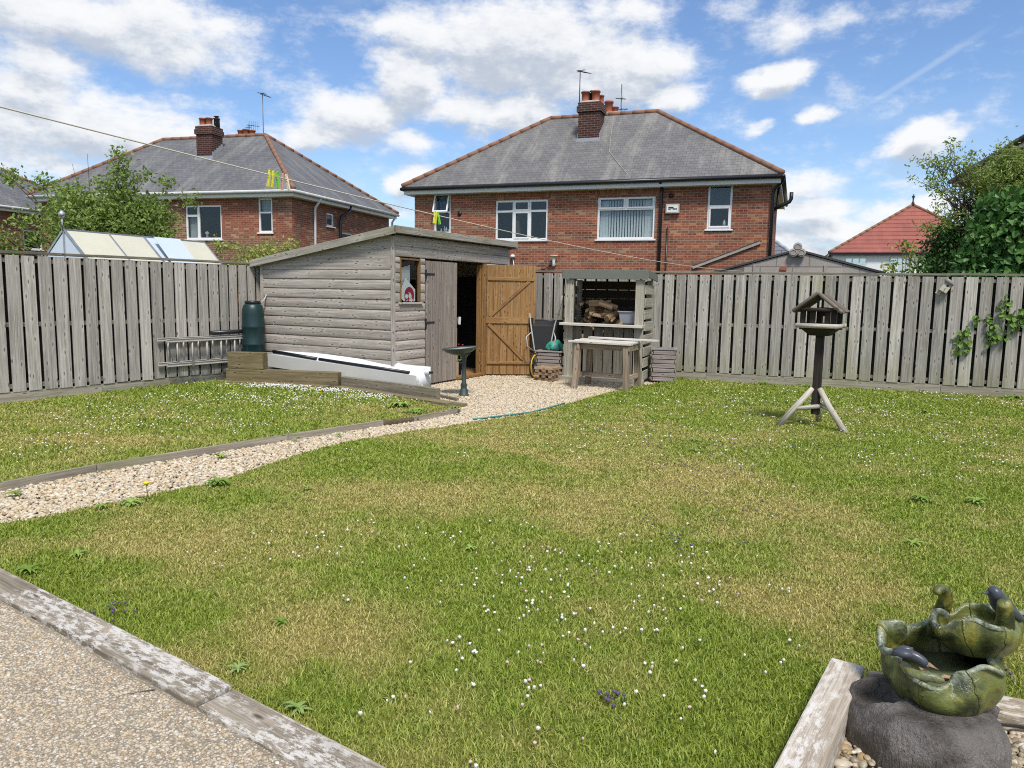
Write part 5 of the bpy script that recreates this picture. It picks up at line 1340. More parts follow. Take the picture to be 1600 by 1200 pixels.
# ---- house on the left: faces the same way, its side wall turned to us
LO_ = (-19.402, 30.712)
def left_house(label, o, detail=True):
    hf = [(4.96, 5.44, 3.37, 4.56), (7.13, 8.72, 3.26, 4.52), (10.30, 10.89, 3.5, 4.74)]
    hsd = [(2.80, 3.38, 3.94, 4.45), (3.85, 4.93, 1.5, 3.80)] if detail else [(1.6, 2.6, 3.3, 4.4), (4.0, 5.0, 3.1, 4.0)]
    t = semi(label, o, -16, 12.0, 8.8, 5.0, 7.68, 3.6, 3.5, 3.5, M['brick_left'], M['slate2'], M['gutter_w'], M['fascia_w'], hf, hsd)
    w = window(t, (4.96, yw + .03, 3.37), 0, .48, 1.19, hb=[(0, .48, .78, .06)], arch=.04); curtain(w, .05, .43, .06, 1.1, mat=M['gutter_w'])
    w = window(t, (7.13, yw + .03, 3.26), 0, 1.59, 1.26, vb=[(.56, .06, 1.2, .1)], hb=[(.05, .53, .88, .08)], arch=.06)
    curtain(w, .06, .5, .08, .86); curtain(w, 1.4, 1.53, .08, 1.2)
    MB().lathe([(.04, 0), (.05, .06), (.02, .1), (.09, .18), (.02, .24)], 10, c=(.8, .16, .07)).build('sill_ornament', M['curtain'], w)
    w = window(t, (10.30, yw + .03, 3.5), 0, .59, 1.24, hb=[(0, .59, .72, .06)]); curtain(w, .05, .54, .74, 1.2, mat=M['gutter_w'])
    if detail:
        window(t, (11.7 - .03, 2.80, 3.94), 90, .58, .51, arch=.05)
        window(t, (11.7 - .03, 3.85, 1.5), 90, 1.08, 2.3, arch=.10, sill=False)
        pipe(t, [(12.0, 1.84, 4.9), (11.98, 1.84, 4.78), (11.78, 1.84, 4.55), (11.76, 1.84, 4.4), (11.76, 1.84, .1)], .05, M['upvc'])
        pipe(t, [(12.02, 8.6, 4.9), (11.8, 8.6, 4.6), (11.78, 8.6, .1)], .05, M['upvc'])
        pipe(t, [(11.95, 4.3, 4.85), (11.95, 4.2, 4.6), (11.82, 3.8, 4.4), (11.8, 3.72, 4.2), (11.8, 3.72, 1.0)], .06, M['black'], 'soil_pipe')
    else:
        window(t, (11.7 - .03, 1.6, 3.3), 90, 1.0, 1.1); window(t, (11.7 - .03, 4.0, 3.1), 90, 1.0, .9)
        pipe(t, [(12.02, .9, 4.9), (11.8, .9, 4.6), (11.78, .9, .1)], .05, M['upvc'])
    return t
hl_ = left_house('russet brick semi-detached house with white gutters and side wall in view', LO_)
chimney(hl_, 6.36, 7.08, 2.08, 2.75, 6.1, 7.80, [(6.48, 2.35, .33, .13, ''), (6.78, 2.35, .33, .13, ''), (7.02, 2.5, .40, .12, 'dark')], flash=((6.58, 2.08), (7.05, 2.75)))
chimney(hl_, 5.65, 6.7, 5.3, 6.1, 6.4, 8.02, [(5.92, 5.6, .32, .14, ''), (6.22, 5.55, .34, .14, ''), (6.5, 5.6, .30, .13, '')])
aerial(hl_, 6.2, 5.8, 7.9, 8.62, [(0, -.12, 0, .5, 5, .1, 'v'), (0, 0, -.1, .2, 2, 3.0, 'v')])
aerial(hl_, 7.46, 5.0, 7.0, 9.72, [(0, -.3, -.06, .36, 5, .2, 'h'), (0, 0, .0, .14, 3, 2.6, 'h')])
hfar = left_house('brick semi-detached house at the edge of the photo behind the apple tree', (LO_[0] - 15.95, LO_[1] + 4.58), detail=False)
aerial(hfar, 7.6, 3.7, 7.6, 9.9, [(0, 0, 0, .9, 8, -.3, 'v'), (0, 0, -.5, .6, 6, -.3, 'h')])

# ---- red-roofed white house far behind the garage
rh = thing('white_house', 'distant white rendered house with a red tiled pyramid roof', 'house', (25.0, 60.0, 0), -20)
def hip_house(t, W_, D_, ze, zr, wallm, roofm, holes, over=.35, hl=None, tile='ridge'):
    m_ = MB(); wall_holes(m_, 0, W_, -.3, ze, holes, lambda h, z, d: (h, d, z)); wall_holes(m_, 0, D_, -.3, ze, [], lambda h, z, d: (W_ - d, h, z)); wall_holes(m_, 0, D_, -.3, ze, [], lambda h, z, d: (d, h, z))
    m_.build('wall', wallm, t, fix=False)
    hl = hl or W_ / 2 + over - .05; yr = D_ / 2; rf = MB(); th = (0, 0, -.06); o_ = over
    k = math.hypot(yr + o_, zr - ze) / (yr + o_); kx = math.hypot(hl, zr - ze)
    a = [(-o_, -o_, ze), (W_ + o_, -o_, ze), (W_ + o_, D_ + o_, ze), (-o_, D_ + o_, ze)]; r1, r2 = (hl - o_, yr, zr), (W_ + o_ - hl, yr, zr)
    rf.prism([a[0], a[1], r2, r1], th, gv=[(0, 0, 0), (W_ + 2 * o_, 0, 0), (W_ + 2 * o_ - hl, (yr + o_) * k, 0), (hl, (yr + o_) * k, 0)], rnd=.5)
    rf.prism([a[2], a[3], r1, r2], th, gv=[(0, 0, 0), (W_ + 2 * o_, 0, 0), (W_ + 2 * o_ - hl, (yr + o_) * k, 0), (hl, (yr + o_) * k, 0)], rnd=.5)
    rf.prism([a[1], a[2], r2], th, gv=[(0, 0, 0), (D_ + 2 * o_, 0, 0), (yr + o_, kx, 0)], rnd=.5); rf.prism([a[3], a[0], r1], th, gv=[(0, 0, 0), (D_ + 2 * o_, 0, 0), (yr + o_, kx, 0)], rnd=.5)
    rf.build('roof', roofm, t)
    for p, q in ((a[0], r1), (a[1], r2), (a[2], r2), (a[3], r1), (r1, r2)):
        if (Vector(p) - Vector(q)).length > .3: ht = MB(); tiles(ht, p, q, r=.12, L=.6); ht.build('hip_tiles', M[tile], t)
    fa = MB(); fa.box((W_ / 2, -o_ + .05, ze - .12), (W_ + 2 * o_ - .1, .03, .18)); fa.box((W_ + o_ - .05, D_ / 2, ze - .12), (.03, D_ + 2 * o_ - .14, .18)); fa.box((-o_ + .05, D_ / 2, ze - .12), (.03, D_ + 2 * o_ - .14, .18)); fa.build('gutter_board', M['black'], t)
hip_house(rh, 11.6, 8.0, 4.95, 8.9, M['render_w'], M['redtile'], [(.88, 2.4, 3.3, 4.55), (3.95, 5.74, 3.3, 4.55)])
for x, ww in ((.88, 1.52), (3.95, 1.79)): window(rh, (x, .03, 3.3), 0, ww, 1.25, vb=[(ww / 3, .06, 1.2, .1), (ww * 2 / 3, .06, 1.2, .1)], hb=[(.05, ww - .05, .78, .09)])
MB().lathe([(.16, 8.7), (.1, 8.95), (.05, 9.05), (.06, 9.3), (.13, 9.4), (.05, 9.5), (.02, 9.62)], 12, c=(5.8, 4.0, .15)).build('roof_finial', M['pot_dark'], rh)
gh = thing('grey_roofed_house', 'distant house with a ribbed grey roof beside the garage', 'house', (7.5, 47.5, 0), -12)
hip_house(gh, 9.2, 7, 3.75, 6.6, M['brick'], M['greytile'], [], hl=3.2, tile='lead')

# ---- house at the right edge, mostly behind the climbers
rr_ = thing('gabled_house', 'house at the photo edge with a brown soffit behind the leafy climbers', 'house', (13.1, 23.3, 0), -18)
# local x along its far eave, local -y towards us
ew = .55
wl_ = MB(); wall_holes(wl_, -14, -ew, -.3, 4.9, [], lambda h, z, d: (ew, h, z)); wall_holes(wl_, ew, 9, -.3, 4.9, [], lambda h, z, d: (h, -ew, z)); wl_.build('wall', M['brick'], rr_, fix=False)
rf = MB(); rf.prism([(0, 0, 5.05), (0, -14, 5.05), (4.3, -14, 7.7), (4.3, -3.6, 7.7)], (0, 0, -.06), gv=[(0, 0, 0), (14, 0, 0), (14, 5, 0), (3.6, 5, 0)]); rf.prism([(9, 0, 5.05), (0, 0, 5.05), (4.3, -3.6, 7.7), (9, -3.6, 7.7)], (0, 0, -.06), gv=[(0, 0, 0), (9, 0, 0), (4.7, 5, 0), (0, 5, 0)]); rf.build('roof', M['slate'], rr_)
sf = MB(); sf.box((ew / 2 + .02, -7, 4.86), (ew, 14, .02)); sf.box((4.5, -ew / 2 - .02, 4.86), (8.0, ew, .02)); sf.build('soffit', M['soffit'], rr_)
fa = MB(); fa.box((.03, -7, 4.94), (.03, 14, .17)); fa.box((4.5, -.03, 4.94), (8.9, .03, .17)); fa.build('fascia', M['fascia_w'], rr_)
gt = MB(); gt.tube([(-.04, 0, 5.0), (-.04, -14, 5.0)], .065, 10); gt.build('gutter', M['pot_dark'], rr_)

# ================================================================== garage and greenhouse
ga = thing('concrete_garage', 'low concrete panel garage with a trefoil ornament on its gable', 'garage', (4.25, 15.9, 0), -20.0)
gw = 3.05
m_ = MB(); pts = [(0, 0, -.2), (gw, 0, -.2), (gw, 0, 1.98), (gw / 2, 0, 2.40), (0, 0, 1.98)]
m_.prism(pts, (0, .08, 0), gv=[(p[0] + .1, p[2], 0) for p in pts]); m_.prism([(0, .08, -.2), (0, 5, -.2), (0, 5, 1.97), (0, .08, 1.97)], (.08, 0, 0), gv=[(0, 0, 0), (5, 0, 0), (5, 2.2, 0), (0, 2.2, 0)]); m_.prism([(gw - .08, .08, -.2), (gw - .08, 5, -.2), (gw - .08, 5, 1.97), (gw - .08, .08, 1.97)], (.08, 0, 0), gv=[(0, 0, 0), (5, 0, 0), (5, 2.2, 0), (0, 2.2, 0)])
m_.build('panel_wall', M['concrete'], ga)
for x in (.72, 2.06): MB().box((x, -.012, 1.0), (.05, .03, 2.3), None, 2).build('panel_joint', M['stone'], ga)
m_ = MB()
for s_ in (-1, 1): m_.prism([(gw / 2, -.03, 2.42), (gw / 2 + s_ * (gw / 2 + .08), -.03, 1.975), (gw / 2 + s_ * (gw / 2 + .08), 5.1, 1.975), (gw / 2, 5.1, 2.42)], (0, 0, .04))
m_.build('roof_sheet', M['garage_edge'], ga)
m_ = MB()
for cx, cz in ((0, .075), (-.075, -.04), (.075, -.04)):
    m_.tube([(gw / 2 + cx, -.11, 2.42 + cz), (gw / 2 + cx, -.05, 2.42 + cz)], .085, 20)
m_.tube([(gw / 2, -.107, 2.42), (gw / 2, -.055, 2.42)], .08, 16); orn = m_.build('trefoil_ornament', M['stone'], ga, bevel=.008)
m_ = MB()
for cx, cz in ((0, .075), (-.075, -.04), (.075, -.04)): m_.tube([(gw / 2 + cx + .058 * math.cos(a * .42), -.114, 2.42 + cz + .05 * math.sin(a * .42)) for a in range(16)], .007, 6, cap=False)
m_.build('trefoil_moulding', M['flaunch'], orn)
MB().box((1.28, -.03, 2.07), (.12, .03, .08)).build('brick_patch', M['pot'], ga)

GO = (-6.99, 11.9); gA = 69.5; gL = 2.95
gr = thing('greenhouse', 'small aluminium greenhouse with cream shaded panes beyond the silvery fence', 'greenhouse', (GO[0], GO[1], 0), gA)
hw, gz, ge = .66, 2.35, 1.68
cuts = [0, .80, 1.52, 2.24, gL]
# near slope is local -y
for i in range(4):
    a, b_ = cuts[i] + .012, cuts[i + 1] - .012
    for s_ in (-1, 1):
        m_ = MB(); m_.prism([(a, s_ * .01, gz - .01), (b_, s_ * .01, gz - .01), (b_, s_ * hw, ge), (a, s_ * hw, ge)], (0, s_ * .006, .006))
        m_.build('roof_pane', M['gh_sky_glass'] if i == 2 else M['gh_shade'], gr)
m_ = MB(); m_.box((gL / 2, 0, gz), (gL + .04, .05, .03))
for x in cuts:
    for s_ in (-1, 1): m_.beam((x, 0, gz + .008), (x, s_ * (hw + .01), ge + .008), .026 if x not in (1.52, 2.24) else .045, .03)
    for s_ in (-1, 1): m_.box((x, s_ * hw, .85), (.03, .03, 1.7), None, 2)
for s_ in (-1, 1): m_.box((gL / 2, s_ * hw, ge), (gL, .04, .04)); m_.box((gL / 2, s_ * hw, .1), (gL, .04, .2))
for x in (0, gL): m_.box((x, 0, ge), (.026, 2 * hw, .026)); m_.box((x, 0, 1.2), (.026, .026, 2.28), None, 2)
m_.build('frame', M['alu'], gr)
m_ = MB(); m_.prism([(1.6, -hw - .0, ge + .1), (2.2, -hw, ge + .1), (2.2, -.16, gz + .0), (1.6, -.16, gz + .0)], (0, -.006, .006)); m_.build('roof_vent', M['gh_sky_glass'], gr)
m_ = MB()
for x in (0, gL): m_.prism([(x, -hw, .2), (x, hw, .2), (x, hw, ge), (x, 0, gz - .03), (x, -hw, ge)], (.005, 0, 0))
for s_ in (-1, 1): m_.prism([(0, s_ * hw, .2), (gL, s_ * hw, .2), (gL, s_ * hw, ge), (0, s_ * hw, ge)], (0, .005, 0))
m_.build('side_glass', M['gh_sky_glass'], gr)
MB().tube([(-.02, 0, 2.33), (-.02, 0, 2.55)], .012, 6).lathe([(.004, 2.52), (.045, 2.55), (.05, 2.6), (.01, 2.64)], 10, c=(-.02, 0, 0)).build('wind_spinner', M['alu'], gr)
# ================================================================== patio edge, path edging, planting bed
sl = plank('patio_sleeper', 'white-flecked timber sleeper edging the patio, its sawn end at the seam', 'sleeper', (-4.9, 5.21), (-1.045, 2.541), .15, -.05, .128, M['paint_sleeper'], bevel=.006)
plank('patio_sleeper', 'lower paint-stained timber sleeper edging the patio in the near corner', 'sleeper', (-1.035, 2.534), (.35, 1.565), .148, -.05, .116, M['paint_sleeper'], bevel=.006)
ED = [(-5.3, 3.8), (-3.765, 5.415), (-3.385, 6.035), (-2.885, 6.655), (-2.24, 7.44), (-1.44, 8.365)]
for i, (p, q, lab) in enumerate(((ED[0], ED[1], 'path edging board reaching the photo edge beside the gravel path'), (ED[1], ED[2], 'short path edging board nearest the camera that shows both its ends'), (ED[2], ED[4], 'middle path edging board between side lawn and gravel path'), (ED[4], ED[5], 'path edging board that ends at the gap with weeds'), ((-1.13, 8.63), (-.68, 9.30), 'short path edging board beyond the gap with weeds'))):
    d = Vector((q[0] - p[0], q[1] - p[1])).normalized() * .004
    plank('edging_board', lab, 'edging board', (p[0] + d.x, p[1] + d.y), (q[0] - d.x, q[1] - d.y), .03, -.085, .145, M['edging'], bevel=.004, group='boards edging the gravel path', tilt=-3)
plank('bed_sleeper', 'sun-bleached cracked sleeper along the pebble bed by the fountain', 'sleeper', (1.315, 2.765), (.60, 1.69), .122, -.05, .175, M['white_sleeper'], bevel=.008)
plank('bed_board', 'old brown board behind the fountain rock at the pebble bed edge', 'board', (1.385, 2.735), (2.5, 2.27), .14, -.06, .135, M['old_board'], bevel=.006)
BED = [(1.33, 2.68), (1.42, 2.66), (2.4, 2.25), (2.4, 1.5), (.55, 1.5)]
sheet('pebble_bed', [(1.30, 2.74), (2.4, 2.28), (2.4, 1.4), (.45, 1.4)], .0, M['gravelbed'], .5)
P = scatter(BED, 5200); P = P[in_view(P[:, 0], P[:, 1], 1.3)]
m, nt, b = newmat('bed_pebble'); r = grnd(nt)
pc = ramp(nt, r, [(0, (.16, .13, .09)), (.3, (.30, .25, .17)), (.55, (.42, .36, .26)), (.75, (.36, .24, .12)), (.9, (.55, .5, .42)), (1, (.68, .66, .6))])
nt.links.new(pc, b.inputs['Base Color']); b.inputs['Roughness'].default_value = .45; M['bed_pebble'] = m
tag(pebbles('bed_pebbles', P, .004, .009, .017, 2, mat=M['bed_pebble']), 'rounded brown pebbles around the fountain rock', 'pebbles', kind='stuff')

# bare earth showing in the gap of the edging
m, nt, b = newmat('earth'); po = nd(nt, 'NewGeometry').outputs['Position']
n = noisef(nt, po, 25, 5, .7); nt.links.new(mixc(nt, n, (.05, .035, .02), (.2, .15, .09)), b.inputs['Base Color']); b.inputs['Roughness'].default_value = 1; bump(nt, b, n, 1, .03); M['earth'] = m
m_ = MB(); m_.beam((-1.47, 8.37, -.0), (-1.09, 8.70, -.0), .06, .1); m_.beam((-.72, 9.28, -.0), (-.66, 9.4, -.0), .06, .08); tag(m_.build('soil_bank', M['earth'], bevel=.02), kind='structure')
ck = MB(); pts = [(-1.40, 2.545), (-1.375, 2.565), (-1.35, 2.572), (-1.32, 2.588), (-1.285, 2.60)]
for i in range(4):
    (x0, y0), (x1, y1) = pts[i], pts[i + 1]; w0, w1 = .0008 + .0006 * i, .0008 + .0006 * (i + 1); ck.quad([(x0, y0 - w0, .0545), (x1, y1 - w1, .0545), (x1, y1 + w1, .0545), (x0, y0 + w0, .0545)])
ck.build('crack', M['earth'], pat)
# ================================================================== fountain
m, nt, b = newmat('fountain_rock')
tc = nd(nt, 'TexCoord').outputs['Object']
n1 = noisef(nt, tc, 6, 5, .6); n2 = noisef(nt, scaled(nt, tc, (1, 1, .5)), 40, 5, .7); n3 = noisef(nt, scaled(nt, tc, (20, 20, 3)), 4, 4, .7)
col = mixc(nt, smooth(nt, n1, .35, .65), (.06, .05, .042), (.20, .18, .165))
col = mixc(nt, smooth(nt, n3, .45, .75, 0, .5), col, (.13, .105, .08)); col = mixc(nt, smooth(nt, n2, .62, .75, 0, .5), col, (.2, .18, .16))
nt.links.new(col, b.inputs['Base Color']); b.inputs['Roughness'].default_value = .55
bump(nt, b, mth(nt, 'ADD', mth(nt, 'ADD', n1, mth(nt, 'MULTIPLY', n3, .8)), mth(nt, 'MULTIPLY', n2, .5)), .9, .03); M['rock'] = m
m, nt, b = newmat('mossy_resin')
tc = nd(nt, 'TexCoord').outputs['Object']; g = gvec(nt)
n1 = noisef(nt, tc, 7, 5, .6); n2 = noisef(nt, tc, 45, 5, .7); n3 = noisef(nt, tc, 14, 4, .6)
col = mixc(nt, smooth(nt, n1, .35, .62), (.022, .03, .009), (.16, .18, .05))
col = mixc(nt, smooth(nt, n3, .5, .68, 0, .85), col, (.24, .215, .035)); col = mixc(nt, smooth(nt, n1, .56, .7, 0, .75), col, (.04, .026, .009))
gz_ = nd(nt, 'SeparateXYZ', {0: g}).outputs[2]          # paler mottled rim: gv z holds height up the leaf
col = mixc(nt, mth(nt, 'MULTIPLY', smooth(nt, gz_, .84, 1.0), smooth(nt, n2, .35, .7)), col, (.33, .37, .31))
nt.links.new(col, b.inputs['Base Color']); b.inputs['Roughness'].default_value = .24
gs = nd(nt, 'SeparateXYZ', {0: g})
vein = mth(nt, 'ABSOLUTE', mth(nt, 'SINE', mth(nt, 'ADD', mth(nt, 'MULTIPLY', gs.outputs[0], 4.5), mth(nt, 'MULTIPLY', n1, 2.0))))
M['resin_floor'] = plain('pale_mossy_resin', (.13, .15, .065), .4, nscale=11, namt=.75, bumpd=.008)
bump(nt, b, mth(nt, 'ADD', mth(nt, 'MULTIPLY', smooth(nt, vein, .0, .12, 1, 0), .8), mth(nt, 'ADD', mth(nt, 'MULTIPLY', n2, .5), mth(nt, 'MULTIPLY', n3, .9))), .9, .009); M['resin'] = m

fo = thing('garden_fountain', 'mossy green leaf-bowl water fountain with two birds on a dark rock', 'fountain', (1.42, 2.42, 0), 0)
v, f = ico(5)
pts = []
for p in v:
    x, y, z = p; q = Vector((x, y, z))
    n = mnoise.noise(q * 1.6 + Vector((3, 1, 5))) * .11 + mnoise.noise(q * 4) * .04 + mnoise.noise(Vector((q.x * 9, q.y * 9, q.z * 5))) * .022 + mnoise.noise(q * 22) * .008
    k = 1 + n
    sx_, sy_, sz_ = .25, .25, .175
    px, py, pz = x * sx_ * k, y * sy_ * k, z * sz_ * k
    if pz > 0: pz = .172 * (1 - (1 - min(1, pz / .18)) ** 2.4)
    d = math.hypot((px + .135) / .075, (py - .045) / .07)
    if pz > .05:
        pz -= .05 * max(0, 1 - (d / 1.15) ** 4) if d < 1.15 else 0
        pz += .010 * math.exp(-((d - 1.35) / .25) ** 2)
    pts.append((px, py, pz))
m_ = MB(); m_.add(pts, [tuple(q) for q in f], smooth=True); m_.build('rock_base', M['rock'], fo)
def leaf_bowl(name, c, Rr, zb, H, phimax, tilt, lobes, seed, back=0., backdir=0.):
    m_ = MB(); nt_, na = 22, 96; vs = []; gv = []; fs = []
    for i in range(nt_ + 1):
        t_ = i / nt_; ph = R(phimax) * t_
        for j in range(na):
            a = 2 * math.pi * j / na
            w = t_ ** 2.2
            rim = 1 + w * (.11 * math.sin(lobes * a + seed) + .05 * math.sin((lobes * 2 + 1) * a + seed * 2))
            el = 1 + .10 * math.cos(2 * (a - 1.0)) + .05 * mnoise.noise(Vector((math.cos(a) * 1.3 + seed, math.sin(a) * 1.3, t_ * 1.5)))
            fl_ = max(0., (t_ - .86) / .14) ** 1.4
            r_ = Rr * math.sin(min(ph, R(100))) ** .8 * el * rim - (Rr * .12 * max(0, (ph - R(80)) / R(30))) + fl_ * Rr * (.10 + .12 * math.sin(lobes * a + seed + .6))
            z = H * (1 - math.cos(ph)) / (1 - math.cos(R(phimax))) + w * (.040 * math.sin(lobes * a + seed + 1.2) + .007 * math.sin((2 * lobes + 3) * a)) * (Rr / .2) - fl_ * Rr * (.05 + .11 * math.sin(lobes * a + seed + .6))
            z += back * w * max(0, math.cos(a - backdir)) ** 2
            vs.append((r_ * math.cos(a), r_ * math.sin(a), z)); gv.append((a + .0, t_, t_))
    for i in range(nt_):
        for j in range(na):
            fs.append((i * na + j, i * na + (j + 1) % na, (i + 1) * na + (j + 1) % na, (i + 1) * na + j))
    m_.add(vs, fs, gv, .5, 0, True)
    o = m_.build(name, M['resin'], fo, fix=True); o.location = (c[0] - 1.42, c[1] - 2.42, zb); o.rotation_euler = tilt
    s = o.modifiers.new('thick', 'SOLIDIFY'); s.thickness = .018; s.offset = -1
    s = o.modifiers.new('s', 'SUBSURF'); s.levels = s.render_levels = 1
    return o
lb = leaf_bowl('lower_bowl', (1.548, 2.49), .192, .118, .195, 114, (R(-5), R(-11), 0), 5, .7, back=.07, backdir=2.4)
ub = leaf_bowl('upper_bowl', (1.645, 2.50), .134, .305, .125, 108, (R(-14), R(-3), 0), 4, 2.1, back=.015, backdir=.3)
def curl(name, pts, rr, gvz=1.):
    m_ = MB(); m_.tube([(x - 1.42, y - 2.42, z) for x, y, z in pts], rr, 12)
    m_.g = [(q[0], q[1], gvz) for q in m_.g]
    o = m_.build(name, M['resin'], fo); s = o.modifiers.new('s', 'SUBSURF'); s.levels = s.render_levels = 1; return o
curl('leaf_stalk', [(1.565, 2.655, .27), (1.583, 2.655, .35), (1.595, 2.645, .41), (1.592, 2.635, .455), (1.572, 2.625, .482), (1.547, 2.615, .478), (1.538, 2.61, .46)], [.03, .03, .027, .024, .021, .018, .015], .85)
curl('leaf_stalk', [(1.672, 2.435, .36), (1.672, 2.425, .43), (1.666, 2.42, .48), (1.655, 2.415, .512), (1.645, 2.405, .522)], [.04, .032, .026, .025, .02], .85)
# rolled lips of the leaves
def lip(c, a0, a1, Rr, z, r_, out=.0):
    n = 12; pts = []
    for i in range(n + 1):
        a = a0 + (a1 - a0) * i / n; rr = Rr + out * math.sin(math.pi * i / n)
        pts.append((c[0] + rr * math.cos(a), c[1] + rr * math.sin(a), z + .004 * math.sin(i * .9)))
    return pts
curl('rolled_lip', lip((1.52, 2.49), R(200), R(240), .2, .292, .02, .02), [.006] + [.012 + .006 * math.sin(math.pi * i / 12) for i in range(1, 12)] + [.006], .9)
# hanging tongue of the front leaf
MB().lathe([(.001, .0), (.08, .003), (.13, .014), (.168, .035), (.172, .05)], 32).build('bowl_floor', M['resin_floor'], fo)
fl_o = bpy.data.objects['bowl_floor']; fl_o.location = (lb.location[0], lb.location[1], lb.location[2]); fl_o.rotation_euler = lb.rotation_euler
fl_o.data.transform(Matrix.Translation((0, 0, .058)))
def bird(pts, rr, beak, name='bird'):
    m_ = MB(); m_.tube([(x - 1.42, y - 2.42, z) for x, y, z in pts], rr, 14)
    o = m_.build(name, M['bird'], fo); s = o.modifiers.new('s', 'SUBSURF'); s.levels = s.render_levels = 1
    m_ = MB(); a, b_ = beak; m_.tube([(a[0] - 1.42, a[1] - 2.42, a[2]), (b_[0] - 1.42, b_[1] - 2.42, b_[2])], [.007, .001], 8); m_.build('beak', M['bird'], o)
    return o
b_ = bird([(1.80, 2.47, .405), (1.765, 2.47, .428), (1.735, 2.468, .448), (1.705, 2.464, .468), (1.682, 2.46, .487), (1.664, 2.456, .503), (1.652, 2.452, .522), (1.643, 2.45, .536), (1.632, 2.448, .541), (1.622, 2.446, .540)],
     [.008, .010, .017, .027, .034, .033, .0235, .0255, .023, .008], ((1.614, 2.444, .539), (1.592, 2.440, .537)))
for s_ in (-1, 1):
    m_ = MB(); m_.tube([(1.672 - 1.42, 2.458 + s_ * .026 - 2.42, .505), (1.70 - 1.42, 2.462 + s_ * .030 - 2.42, .475), (1.745 - 1.42, 2.468 + s_ * .018 - 2.42, .437)], [.010, .016, .004], 10); m_.build('wing', M['bird'], b_)
b_ = bird([(1.268, 2.40, .335), (1.29, 2.392, .345), (1.315, 2.378, .352), (1.338, 2.362, .352), (1.356, 2.35, .345), (1.366, 2.343, .336), (1.371, 2.339, .331)],
     [.004, .009, .016, .0185, .014, .0155, .006], ((1.369, 2.34, .330), (1.375, 2.333, .322)))
for s_ in (-1, 1):
    m_ = MB(); m_.tube([(1.335 - 1.42 + s_ * .010, 2.365 - 2.42 + s_ * .016, .360), (1.31 - 1.42 + s_ * .013, 2.38 - 2.42 + s_ * .018, .356), (1.285 - 1.42 + s_ * .006, 2.395 - 2.42 + s_ * .01, .350)], [.010, .013, .004], 10); m_.build('wing', M['bird'], b_)
MB().tube([(.20, -.02, .10), (.27, .02, .07), (.36, .05, .045), (.5, .03, .03), (.75, -.05, .03)], .006, 8).build('power_cable', M['black'], fo)
m_ = MB(); m_.lathe([(.03, 0), (.03, .07), (.02, .075)], 12, rotm(0, 25, 30), (.21, .0, .08)); m_.build('cable_housing', M['rock'], fo)
# dead leaves lying in the bowl
for k, (x, y, z, a) in enumerate(((1.47, 2.50, .268, 40), (1.50, 2.44, .255, 110), (1.44, 2.46, .26, 10))):
    vs = [(0, -.035, 0), (.012, 0, .005), (0, .035, .004), (-.012, 0, .006)]
    m_ = MB(); m_.add(vs, [(0, 1, 2), (0, 2, 3)]); o = m_.build('dead_leaf', M['block'], loc=(x, y, z - .02)); o.rotation_euler = (R(4), R(-10), R(a)); tag(o, 'curled brown dead leaf lying in the fountain bowl', 'leaf', 'dead leaves in the fountain')

# ================================================================== leaves and trees
def leaves(name, P, size, mat, parent=None, droop=.0, narrow=.5, outw=None, fold=.25, curlv=0.):
    """one small folded leaf per point; long axis random with droop, face towards outw"""
    n = len(P)
    d = RNG.normal(0, 1, (n, 3)); d[:, 2] -= droop * 1.6; d /= np.linalg.norm(d, axis=1)[:, None]
    nrm = RNG.normal(0, 1, (n, 3)); nrm[:, 2] += .8
    if outw is not None: nrm = nrm * .55 + outw * 1.3
    nrm -= d * (nrm * d).sum(1)[:, None]; nrm /= np.linalg.norm(nrm, axis=1)[:, None]
    s = np.cross(d, nrm)
    L = size * RNG.uniform(.6, 1.25, n)[:, None]; Wd = L * narrow
    V = np.zeros((n, 6, 3))
    V[:, 0] = P; V[:, 3] = P + d * L - nrm * L * curlv
    m1 = P + d * L * .35; m2 = P + d * L * .70 - nrm * L * curlv * .4
    V[:, 1] = m1 + s * Wd * .5 + nrm * fold * Wd; V[:, 5] = m1 - s * Wd * .5 + nrm * fold * Wd
    V[:, 2] = m2 + s * Wd * .38 + nrm * fold * Wd * .7; V[:, 4] = m2 - s * Wd * .38 + nrm * fold * Wd * .7
    base = np.arange(n)[:, None] * 6
    F = np.concatenate([base + np.array([[0, 1, 2]]), base + np.array([[0, 2, 3]]), base + np.array([[0, 3, 4]]), base + np.array([[0, 4, 5]])], 1).ravel()
    return np_mesh(name, V.reshape(-1, 3), F, 3, mat, {'rnd': np.repeat(RNG.random(n), 6)}, smooth=False, parent=parent)
def clump_points(clumps, per, spread):
    out = []
    for c in clumps:
        k = int(per * c[3]) if len(c) > 3 else per; s = spread * (c[4] if len(c) > 4 else 1)
        out.append(np.array(c[:3]) + RNG.normal(0, 1, (k, 3)) * np.array([s, s, s * .75]))
    return np.concatenate(out)
def branch(m_, p, q, r0, r1, n=5, wob=.06, droop=0.):
    p = Vector(p); q = Vector(q); pts = []
    for i in range(n + 1):
        f = i / n; w = p.lerp(q, f) + Vector((random.gauss(0, wob), random.gauss(0, wob), random.gauss(0, wob) + droop * math.sin(math.pi * f))) * (0 < i < n)
        pts.append(w)
    m_.tube(pts, [r0 + (r1 - r0) * i / n for i in range(n + 1)], 7)
    return pts
def ell_points(n, c, r, inner=.3):
    u = RNG.normal(0, 1, (n, 3)); u /= np.linalg.norm(u, axis=1)[:, None]
    k = (inner + (1 - inner) * RNG.random(n) ** .6)[:, None]
    return np.array(c) + u * k * np.array(r)
random.seed(5)
